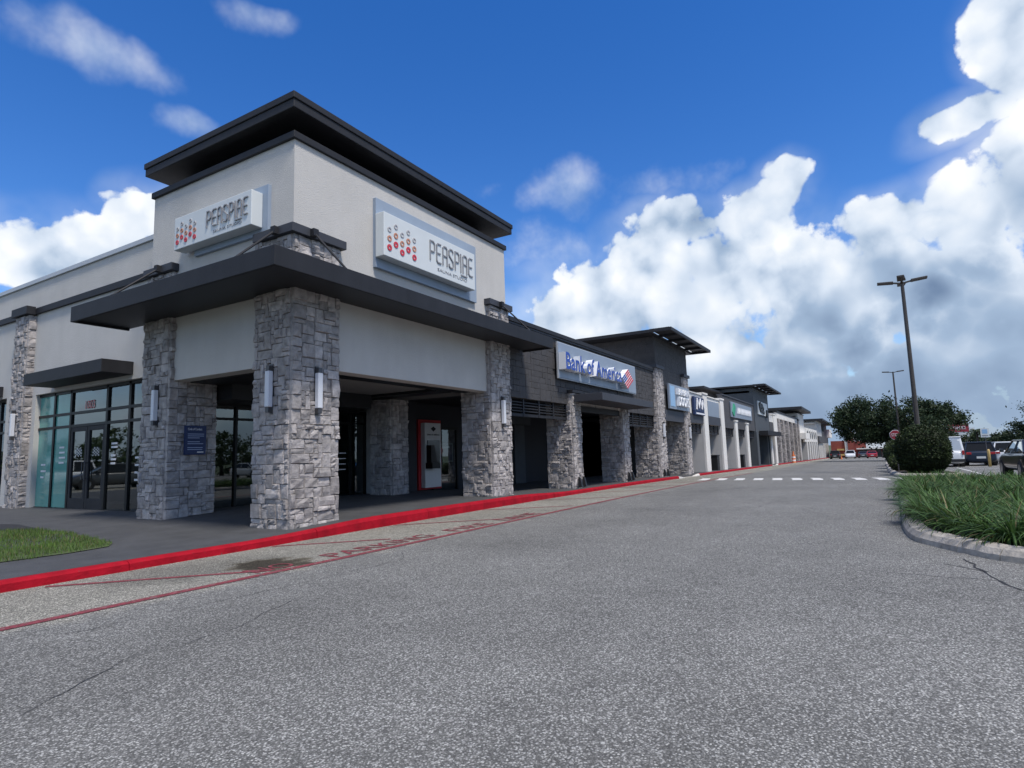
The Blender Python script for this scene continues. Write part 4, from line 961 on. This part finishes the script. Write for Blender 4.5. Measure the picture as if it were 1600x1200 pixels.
def shrub(name, label, x, y, rx, ry, h, n, ls, m, seed, cat='shrub', group=None, sq=2.6):
    rng = random.Random(seed); z0 = zr(x)+.1; t = thing(name, label, cat, (x, y, z0), group)
    def surf(th, ph):
        c = [math.cos(ph)*math.cos(th), math.cos(ph)*math.sin(th), math.sin(ph)]
        r = (abs(c[0])**sq+abs(c[1])**sq+abs(c[2])**sq)**(-1/sq)
        k = 1+.07*noise.noise((c[0]*2.5+seed, c[1]*2.5, c[2]*2.5))+.05*noise.noise((c[0]*7, c[1]*7+seed, c[2]*7))
        return Vector((c[0]*r*rx*k, c[1]*r*ry*k, (c[2]*r*k*.5+.47)*h))
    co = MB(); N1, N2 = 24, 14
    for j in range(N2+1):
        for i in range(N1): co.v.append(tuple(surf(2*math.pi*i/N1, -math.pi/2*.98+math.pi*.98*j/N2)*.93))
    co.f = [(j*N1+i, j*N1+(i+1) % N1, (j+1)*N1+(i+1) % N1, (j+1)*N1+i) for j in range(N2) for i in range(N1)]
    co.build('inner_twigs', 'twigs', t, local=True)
    mb = MB()
    for i in range(n):
        p = surf(rng.uniform(0, 6.283), math.asin(rng.uniform(-.97, 1))); d = rng.random()
        p = p*(1.02-.13*d*d)+Vector((rng.gauss(0, .02), rng.gauss(0, .02), rng.gauss(0, .02)))
        if p.z > -.05: leaf(mb, p, ls, rng, .6)
    mb.build('foliage', m, t, local=True); return t
shrub('clipped_hedge', 'big rounded clipped dark green bush beside the pedestrian crossing', 33.8, -2.30, 1.15, 1.06, 2.24, 16000, .10, 'hedge', 3, 'bush', None, 2.3)
shrub('loose_shrub', 'tall loose shrub behind the clipped bush beside the stop sign', 41, -2.0, 1.3, .95, 2.0, 4200, .13, 'shrub', 5, 'shrub', None, 2)
shrub('loose_shrub', 'low shrub at the kerb just behind the clipped bush', 37.8, -1.55, .8, .55, .95, 2200, .10, 'shrub', 6, 'shrub', None, 2)
shrub('loose_shrub', 'middle shrub further along the planted strip', 48, -2.1, 1.5, 1.0, 1.9, 3400, .14, 'hedge', 7, 'shrub', None, 2)
shrub('loose_shrub', 'last dark shrub along the planted strip', 57, -2.4, 1.8, 1.2, 2.1, 3000, .16, 'hedge', 8, 'shrub', None, 2)
# hedge line under the far trees
rng = random.Random(9); mb = MB()
for i in range(9000):
    y = rng.uniform(-40, -9); x = 138+rng.uniform(-2, 2); leaf(mb, Vector((x, y, zr(x)+rng.uniform(0, 2.7+.6*math.sin(y*.9)+.4*math.sin(y*2.3)))), .5, rng)
o = mb.build('undergrowth', 'tree_l'); o['kind'] = 'stuff'; o['label'] = 'dark green undergrowth behind the car park'
# ------------------------------------------------------------------ planted island with kerb
def catmull(pts, k=6, closed=False):
    out = []; n = len(pts)
    for i in range(n if closed else n-1):
        p = [Vector((*(pts[(i+j) % n] if closed else pts[min(max(i+j, 0), n-1)]), 0)) for j in (-1, 0, 1, 2)]
        for q in range(k):
            t = q/k; out.append(.5*((2*p[1])+(-p[0]+p[2])*t+(2*p[0]-5*p[1]+4*p[2]-p[3])*t*t+(-p[0]+3*p[1]-3*p[2]+p[3])*t**3))
    if not closed: out.append(Vector((*pts[-1], 0)))
    return out
def island(name, pts, lab, closed=True, ground='mulch', hgt=.14, wid=.27):
    c = catmull(pts, 6, closed); n = len(c)
    area = sum(c[i].x*c[(i+1) % n].y-c[(i+1) % n].x*c[i].y for i in range(n)); sg_ = 1 if area > 0 else -1
    nr = []
    for i in range(n):
        d = (c[(i+1) % n]-c[i-1]).normalized(); nr.append(Vector((-d.y, d.x, 0))*sg_)
    root = bpy.data.objects.new(name, None); col.objects.link(root); root['kind'] = 'structure'
    prof = ((0, -.05), (.02, hgt*.45), (.075, hgt*.88), (.13, hgt), (wid-.03, hgt+.012), (wid, hgt-.02), (wid+.01, -.05))
    step = 8
    for s in range(0, n, step):
        mb = MB(); idx = [(s+j) % n for j in range(step+1)]
        for q, i in enumerate(idx):
            e = .0045 if q == 0 else (-.0045 if q == step else 0); tdir = (c[(i+1) % n]-c[i-1]).normalized(); zz = zr(c[i].x)
            for (a, b) in prof:
                p = c[i]+nr[i]*a+tdir*e; mb.v.append((p.x, p.y, zz+b+random.uniform(-.003, .003)))
        k = len(prof)
        for q in range(step):
            for j in range(k-1): mb.f.append((q*k+j, q*k+j+1, (q+1)*k+j+1, (q+1)*k+j))
        mb.f.append(tuple(range(k))[::-1]); mb.f.append(tuple(step*k+j for j in range(k)))
        mb.build('kerb_stone', 'concrete', root)
    inn = [c[i]+nr[i]*(wid-.01) for i in range(n)]
    mb = MB(); cx = sum(p.x for p in inn)/n; cy = sum(p.y for p in inn)/n
    mb.v = [(p.x, p.y, zr(p.x)+hgt-.03) for p in inn]+[(cx+(p.x-cx)*.5, cy+(p.y-cy)*.5, zr(cx+(p.x-cx)*.5)+hgt+.02) for p in inn]+[(cx, cy, zr(cx)+hgt+.03)]
    mb.f = [(i, (i+1) % n, n+(i+1) % n, n+i) for i in range(n)]+[(n+i, n+(i+1) % n, 2*n) for i in range(n)]
    mb.build('planting_bed', ground, root); return c
I1 = [(22.6, -.80), (19.8, -.67), (17.4, -.6), (14.3, -.5), (11.6, -.40), (10.1, -.44), (9.45, -.68), (9.0, -.93), (8.6, -1.18), (8.3, -1.7), (8.15, -2.5), (8.4, -3.3), (9.2, -3.8), (12, -3.85), (18, -3.85), (21.8, -3.8), (22.9, -3.4), (23.2, -2.2), (23.1, -1.2)]
island('planted_island', I1, '')
I2 = [(31.2, -1.25), (33, -1.02), (40, -1.0), (50, -1.2), (70, -1.6), (73, -2.6), (70, -3.6), (50, -3.5), (36, -3.6), (32, -3.6), (30.9, -2.6)]
island('hedge_island', I2, '')
def inside(poly, x, y):
    r_ = False; n = len(poly)
    for i in range(n):
        x1, y1 = poly[i]; x2, y2 = poly[(i+1) % n]
        if (y1 > y) != (y2 > y) and x < (x2-x1)*(y-y1)/(y2-y1)+x1: r_ = not r_
    return r_
def clump_mesh(seed, nb=300):
    rng = random.Random(seed); mb = MB()
    for b in range(nb):
        a = rng.uniform(0, 6.283); r0 = abs(rng.gauss(0, .085)); L_ = rng.uniform(.30, .60); lean = rng.uniform(.4, 1.9); w = rng.uniform(.006, .0105)
        d = Vector((math.cos(a), math.sin(a), 0)); s = Vector((-d.y, d.x, 0)); p = d*r0; th = math.pi/2-lean*.35; k0 = len(mb.v); sg = 5
        tw = rng.uniform(-.4, .4)
        for q in range(sg+1):
            ww = w*(1-(q/sg)**2.2*.9); sv = s*ww+Vector((0, 0, tw*ww))
            mb.v += [tuple(p-sv), tuple(p+sv)]
            p = p+(d*math.cos(th)+Vector((0, 0, 1))*math.sin(th))*L_/sg; th -= lean*.36
        for q in range(sg): mb.f.append((k0+2*q, k0+2*q+1, k0+2*q+3, k0+2*q+2))
    me = bpy.data.meshes.new('liriope'); me.from_pydata(mb.v, [], mb.f); me.materials.append(M['blade']); return me
CM = [clump_mesh(s) for s in range(5)]
rng = random.Random(12); placed = []; tries = 0
while tries < 14000 and len(placed) < 215:
    tries += 1; x = 8.5+14.5*rng.random()**1.15; y = rng.uniform(-3.9, -.5)
    if not inside(I1, x, y): continue
    if min(math.hypot(x-p[0], y-p[1]) for p in [(I1[i][0]*(1-t)+I1[(i+1) % len(I1)][0]*t, I1[i][1]*(1-t)+I1[(i+1) % len(I1)][1]*t) for i in range(len(I1)) for t in (0, .25, .5, .75)]) < .43: continue
    if any(math.hypot(x-p[0], y-p[1]) < .45 for p in placed): continue
    placed.append((x, y))
    o = bpy.data.objects.new('grass_clump', rng.choice(CM)); col.objects.link(o); o.location = (x, y, zr(x)+.12); o.rotation_euler = (rng.uniform(-.08, .08), rng.uniform(-.08, .08), rng.uniform(0, 6.28)); s = rng.uniform(.72, 1.15); o.scale = (s*1.25, s*1.25, s*.86)
    tag(o, 'arching green border grass clump in the kerbed planting island', 'grass clump', 'border grass clumps in the planting island')
# lawn patch by the pavement
LW = [(-6, 9.95), (3.5, 9.85), (4.2, 9.82), (4.75, 9.95), (4.95, 10.25), (5.1, 11.2), (5.25, 12.4), (5.3, 13.6), (5.0, 14.25), (-6, 14.3)]
mb = MB(); mb.v = [(x, y, zs(x, y)+.012) for x, y in LW]; mb.f = [tuple(range(len(LW)))]; o = mb.build('lawn', 'grass_ground'); o['kind'] = 'structure'
rng = random.Random(5); mb = MB(); cnt = 0
while cnt < 26000:
    x = rng.uniform(1.2, 5.45); y = rng.uniform(9.75, 14.4)
    e = .10*noise.noise((x*2.5, y*2.5, 0))
    if not inside(LW, x+e, y+e*1.2): continue
    cnt += 1; a = rng.uniform(0, 6.283); L_ = rng.uniform(.03, .075); w = .0035; d = Vector((math.cos(a), math.sin(a), 0)); s = Vector((-d.y, d.x, 0)); l_ = rng.uniform(.1, .8)
    p = Vector((x, y, zs(x, y)+.008)); k0 = len(mb.v); mb.v += [tuple(p-s*w), tuple(p+s*w), tuple(p+d*L_*l_*.6+Vector((0, 0, L_)))]; mb.f.append((k0, k0+1, k0+2))
o = mb.build('lawn_grass', 'lawn'); o['kind'] = 'stuff'; o['label'] = 'short green lawn grass beside the dark pavement'
MB().add([(x, y, zs(x, y)+.008) for x, y in ((-6, 14.35), (4.9, 14.35), (5.35, 13.75), (5.6, 15.4), (5.45, 16.4), (-6, 16.6))], [(0, 1, 2, 3, 4, 5)]).build('dark_patch', 'crack', pav)  # near-black patch laid over the pavement
# ------------------------------------------------------------------ vehicles
def paint(name, c, rough=.3): return mat(name, c, rough, coat=.6, spec=.5)
M['pale_glass'] = mat('pale_rear_glass', (.34, .39, .45), .15); M['p_black'] = paint('paint_black', (.012, .012, .014)); M['p_white'] = paint('paint_white', (.68, .7, .72)); M['p_blue'] = mat('paint_dark_blue', (.010, .018, .036), .35, coat=.15, spec=.3); M['p_red'] = paint('paint_red', (.36, .02, .03)); M['p_silver'] = paint('paint_silver', (.4, .42, .44)); M['p_grey'] = paint('paint_grey', (.05, .055, .06))
SPEC = {'sedan': (4.75, 1.84, [(-1.95, 1.02), (-1.15, 1.42), (.35, 1.44), (1.25, .98)], [(-2.37, .88), (-2.2, 1.02), (-1.5, 1.03), (0, .98), (1.2, .98), (1.9, .86), (2.3, .7), (2.375, .55)], .33),
        'suv': (4.65, 1.88, [(-2.12, 1.08), (-1.85, 1.66), (.25, 1.69), (1.05, 1.10)], [(-2.32, .95), (-2.2, 1.08), (-1.2, 1.06), (0, 1.05), (1.0, 1.1), (1.9, 1.0), (2.25, .82), (2.325, .6)], .36),
        'van': (5.5, 2.0, [(-2.66, 1.1), (-2.45, 2.05), (1.1, 2.06), (1.85, 1.18)], [(-2.75, 1.0), (-2.68, 1.12), (-1, 1.12), (0, 1.12), (1.8, 1.18), (2.4, 1.05), (2.68, .85), (2.75, .6)], .37)}
def make_car(kind, pm, label, x, y, rz, name=None, group=None):
    L_, W, gh, top, wr = SPEC[kind]; hw = W/2; z = zr(x)
    t = thing(name or {'sedan': 'parked_car', 'suv': 'parked_suv', 'van': 'parked_van'}[kind], label, 'van' if kind == 'van' else 'car', (x, y, z), group, rz)
    sl_ = math.atan2(zr(x+1)-zr(x-1), 2); t.rotation_euler[1] = -sl_*math.cos(rz) if False else 0
    def zt(px):
        for i in range(len(top)-1):
            if top[i][0] <= px <= top[i+1][0]:
                u = (px-top[i][0])/(top[i+1][0]-top[i][0]); return top[i][1]*(1-u)+top[i+1][1]*u
        return top[0][1] if px < top[0][0] else top[-1][1]
    b = MB(); xs = sorted(set([-L_/2, -L_/2+.04, -L_/2+.15, -L_/2+.4]+[-L_/2+.4+(L_-.8)*i/12 for i in range(13)]+[L_/2-.15, L_/2-.04, L_/2])); k = 13
    for px in xs:
        e = min(1, (L_/2-abs(px))/.55); w = hw*(.80+.20*math.sqrt(max(0, 1-(1-e)**2))); zb = .20+.14*(1-min(1, (L_/2-abs(px))/.3)); a = zt(px)
        sec = [(.6, zb), (.93, zb+.03), (.985, zb+.2), (1, zb+.42*(a-zb)), (.99, a-.14), (.95, a-.04), (.6, a+.012)]
        ring = [(-q[0]*w, q[1]) for q in sec][::1]
        ring = [(0, zb)]+[(q[0]*w, q[1]) for q in sec][1:]+[(0, a+.02)]+[(-q[0]*w, q[1]) for q in sec][1:][::-1]
        k = len(ring); b.v += [(px, yy, zz) for yy, zz in ring]
    n = len(xs); b.f = [(i*k+j, i*k+(j+1) % k, (i+1)*k+(j+1) % k, (i+1)*k+j) for i in range(n-1) for j in range(k)]+[tuple(range(k))[::-1], tuple((n-1)*k+j for j in range(k))]
    bo = b.build('body', pm, t, smooth=True, local=True); md = bo.modifiers.new('s', 'SUBSURF'); md.levels = md.render_levels = 1
    (rx0, rz0), (rx1, rz1), (rx2, rz2), (rx3, rz3) = gh; wb, wt = hw*.93, hw*.74
    if kind == 'van': wb, wt = hw*.97, hw*.86
    P = [(rx0, wb, rz0-.04), (rx3, wb*.94, rz3-.04), (rx2, wt, rz2), (rx1, wt, rz1)]
    vs = [p for p in P]+[(p[0], -p[1], p[2]) for p in P]
    g_ = MB().add(vs, [(0, 1, 2, 3), (7, 6, 5, 4), (1, 5, 6, 2), (0, 3, 7, 4), (3, 2, 6, 7)]).build('greenhouse', ('near_glass' if x < 35 and y < 0 else 'car_glass') if kind != 'van' else pm, t, .05 if kind == 'van' else .03, local=True)
    if kind != 'van': MB().add([(p[0]*.96, p[1]*.93, p[2]-.04) for p in vs], [(0, 1, 2, 3), (7, 6, 5, 4), (1, 5, 6, 2), (0, 3, 7, 4), (3, 2, 6, 7)]).build('cabin', 'interior', t, local=True)
    rf = MB(); rf.box(rx1-.06, rx2+.04, -wt-.015, wt+.015, rz1-.035, rz2+.035); rf.build('roof', pm, t, .03, smooth=False, local=True)
    if kind != 'van':
        for s in (-1, 1):
            pi = MB()
            for a, c in ((0, 3), (1, 2)):
                p, q = Vector(P[a]), Vector(P[c]); p.y *= s; q.y *= s; pi.tube([tuple(p), tuple(q)], .05 if a == 0 else .035, 6)
            mx_ = (rx1+rx2)/2-.1; pi.tube([(mx_, s*wb*.985, rz0), (mx_, s*wt*1.0, (rz1+rz2)/2)], .035, 6); pi.build('pillar', pm, t, local=True)
    else:
        for s in (-1, 1):
            MB().add([(rx0-.012+.03, s*.05, 1.2), (rx0+.02, s*.84, 1.2), (rx1-.03, s*.76, 1.9), (rx1-.045, s*.05, 1.9)], [(0, 1, 2, 3)]).build('rear_window', 'pale_glass', t, local=True)  # opaque pale colour paints in the reflection on the rear glass
            MB().add([(.75, s*(hw*.972), 1.2), (1.6, s*(hw*.955), 1.2), (1.1, s*(hw*.885), 1.9), (.75, s*(hw*.89), 1.9)], [(0, 1, 2, 3)]).build('side_window', 'car_glass', t, local=True)
        MB().box(-2.9, -2.72, -.95, .95, .38, .58).build('bumper', 'black', t, .02, local=True)
    for s in (-1, 1):
        for wx in (-L_*.29, L_*.305):
            ty = MB().tube([(wx, s*(hw-.23), wr), (wx, s*(hw+.012), wr)], wr, 20).build('wheel', 'rubber', t, .02, local=True)
            MB().tube([(wx, s*(hw-.05), wr), (wx, s*(hw+.022), wr)], wr*.62, 12).build('rim', 'rim', ty, local=True)
            mb = MB().tube([(wx, s*(hw-.3), wr), (wx, s*(hw-.001), wr)], wr*1.2, 20); mb.build('wheel_arch', 'black', t, local=True)
        zl = zt(-L_/2+.1)-.12
        MB().box(-L_/2-.012, -L_/2+.2, s*hw*.56 if s > 0 else -hw*.87, hw*.87 if s > 0 else -hw*.56, zl-.1, zl+.06).build('tail_light', 'taillight', t, .02, local=True) if kind != 'van' else MB().box(-L_/2-.02, -L_/2+.1, min(s*.82, s*.95), max(s*.82, s*.95), .85, 1.15).build('tail_light', 'taillight', t, .01, local=True)
        zf = zt(L_/2-.15)-.08
        MB().box(L_/2-.3, L_/2-.06, s*hw*.5 if s > 0 else -hw*.85, hw*.85 if s > 0 else -hw*.5, zf-.06, zf+.05).build('headlight', 'headlight', t, .02, local=True)
        MB().box(rx3-.42, rx3-.26, s*hw*.98 if s > 0 else -hw*1.12, hw*1.12 if s > 0 else -hw*.98, rz3+.0, rz3+.13).build('mirror', pm, t, .02, local=True)
    pz = .98 if kind == 'van' else .62
    MB().box(-L_/2-.03, -L_/2+.02, -.26, .26, pz-.07, pz+.08).build('licence_plate', 'plate' if kind != 'van' else 'black', t, local=True)
    return t
make_car('sedan', 'p_black', 'black saloon car parked beside the planting island', 30.75, -5.85, R(2))
make_car('van', 'p_white', 'white cargo van seen from behind beyond the clipped bush', 52.7, -4.75, 0)
make_car('suv', 'p_blue', 'dark blue car parked next to the white van', 55.2, -6.95, 0)
make_car('suv', 'p_white', 'white sport utility car parked right of the dark blue car', 59.5, -9.2, 0)
make_car('sedan', 'p_white', 'white saloon car parked deeper in the car park behind the bollard', 66.5, -11.0, R(20))
make_car('suv', 'p_silver', 'silver sport utility car furthest into the car park', 76, -12.8, R(10))
make_car('suv', 'p_white', 'white car half hidden behind the black saloon', 62, -13.4, R(-30))
make_car('suv', 'p_black', 'black sport utility car parked at the end of the shop row', 140, 5.45, 0)
make_car('suv', 'p_white', 'white sport utility car driving up the far end of the lane', 143, 2.8, R(180))
make_car('sedan', 'p_grey', 'dark grey car between white and red cars at the lane end', 152, .55, 0)
make_car('sedan', 'p_red', 'red car parked under the brick shop awning', 141, -1.05, 0)
make_car('suv', 'p_grey', 'dark car right of the red car at the lane end', 148, -3.9, 0)
make_car('suv', 'p_white', 'unseen white car parked along the side road facing the tinted shop window', -2.4, 45, R(20)); make_car('sedan', 'p_grey', 'unseen grey car parked along the side road by the shop door', -2.8, 38.5, R(15)); make_car('suv', 'p_grey', 'unseen dark grey car parked alone deep in the car park', 30, -24, R(90)); make_car('sedan', 'p_silver', 'unseen silver saloon parked alone deep in the car park', 38, -26, R(90))  # out-of-view cars, added for the shop glass to reflect
o = sheet('side_road', fr(-30, 5, 2), [31, 40, 50, 60], lambda x, y: .02, 'asphalt'); o['kind'] = 'structure'
# ------------------------------------------------------------------ poles, signs, small things
def lamp_post(x, y, h, lab, arms):
    z = zr(x); t = thing('lamp_post', lab, 'lamp post', (x, y, z), 'tall car park lamp posts')
    MB().tube([(0, 0, 0), (0, 0, .75)], .3, 14).build('base', 'concrete', t, .02, local=True)
    MB().tube([(0, 0, .751), (0, 0, h*.5), (0, 0, h)], [.125, .105, .085], 4 if False else 10).build('pole', 'pole', t, local=True)
    for (ax, ay) in arms:
        a = Vector((ax, ay, 0)).normalized(); s = Vector((-a.y, a.x, 0)); mb = MB()
        mb.prism([tuple(a*.08-s*.05+Vector((0, 0, h-.12))), tuple(a*.4-s*.05+Vector((0, 0, h-.06))), tuple(a*.4+s*.05+Vector((0, 0, h-.06))), tuple(a*.08+s*.05+Vector((0, 0, h-.12)))], .08)
        mb.build('arm', 'pole', t, local=True)
        mb = MB(); mb.prism([tuple(a*.4-s*.2+Vector((0, 0, h-.06))), tuple(a*1.15-s*.17+Vector((0, 0, h+.0))), tuple(a*1.15+s*.17+Vector((0, 0, h+.0))), tuple(a*.4+s*.2+Vector((0, 0, h-.06)))], .11); mb.build('lamp_head', 'pole', t, .02, local=True)
lamp_post(38, -2.48, 10.3, 'tall bronze lamp post with several flat heads behind the clipped bush', ((0, 1), (0, -1), (-1, .1), (1, 0)))
lamp_post(86, -3.7, 10.9, 'more distant bronze lamp post with two flat heads before the oaks', ((0, 1), (0, -1)))
t = thing('stop_sign', 'red octagonal stop sign beside the loose shrub', 'sign', (36.6, -1.39, zr(36.6)))
MB().tube([(0, 0, .1), (0, 0, 2.3)], .03, 8).build('post', 'lamp_metal', t, local=True)
oc = lambda r_, xx: [(xx, r_*math.cos(math.pi/8+k*math.pi/4), 1.98+r_*math.sin(math.pi/8+k*math.pi/4)) for k in range(8)]
MB().prism(oc(.265, -.045), .01, (-1, 0, 0)).build('rim', 'white_print', t, local=True); f_ = MB().prism(oc(.243, -.057), .006, (-1, 0, 0)).build('face', 'sign_red', t, local=True)
letters('STOP', (36.6-.064, -1.39+.17, zr(36.6)+1.905), (0, -1, 0), (0, 0, 1), .34, .15, .004, 'white_print', t, 'lettering', split=False)
t = thing('bollard', 'yellow concrete filled bollard before the dark blue car', 'bollard', (50.2, -7.02, zr(50.2)))
MB().tube([(0, 0, 0), (0, 0, 1.05), (0, 0, 1.12), (0, 0, 1.15)], [.08, .08, .065, .02], 14).build('post', 'yellow', t, smooth=True, local=True)
t = thing('parking_sign', 'pale blue and white parking sign on a thin post above the bollard', 'sign', (50.5, -6.98, zr(50.5)))
MB().tube([(0, 0, 0), (0, 0, 2.6)], .025, 8).build('post', 'lamp_metal', t, local=True); box('panel', 'sign_white', t, 50.46, 50.475, -7.21, -6.75, zr(50.5)+1.95, zr(50.5)+2.55)
box('symbol', 'door_blue', t, 50.452, 50.458, -7.12, -6.84, zr(50.5)+2.2, zr(50.5)+2.48); box('text_print', 'letter_grey', t, 50.452, 50.458, -7.15, -6.8, zr(50.5)+2.03, zr(50.5)+2.10)
t = thing('billboard', 'dark red billboard with pale writing rising behind the oak', 'sign', (150, -17, zr(150)))
p_ = box('panel', 'bill_red', t, 149.9, 150.3, -18.3, -14.9, 3.05, 4.75); box('lower_panel', 'sign_white', t, 149.95, 150.25, -18.3, -14.9, 2.3, 3.04)
letters('COFFEE', (149.89, -15.2, 3.6), (0, -1, 0), (0, 0, 1), 2.6, .6, .05, 'white_print', p_, 'lettering', split=False)
for y in (-17.8, -15.4): MB().tube([(150.1, y, zr(150)), (150.1, y, 2.3)], .15, 8).build('post', 'lamp_metal', t)
t = thing('traffic_barrel', 'orange and white traffic barrel at the kerb by the stone piers', 'barrel', (84, 8.0, zr(84)))
for k in range(5): MB().tube([(0, 0, .05+k*.2), (0, 0, .249+k*.2)], [.26-.012*k, .25-.012*k], 14).build('band', 'orange' if k % 2 == 0 else 'white_print', t, local=True)
MB().tube([(0, 0, 1.05), (0, 0, 1.5)], [.1, .06], 10).build('handle', 'orange', t, local=True)
t = thing('traffic_cone', 'small orange traffic cone on the road near the black car', 'cone', (128, 4.0, zr(128)))
MB().box(-.2, .2, -.2, .2, 0, .04).build('base', 'orange', t, local=True); MB().tube([(0, 0, .04), (0, 0, .7)], [.15, .03], 12).build('cone', 'orange', t, local=True)
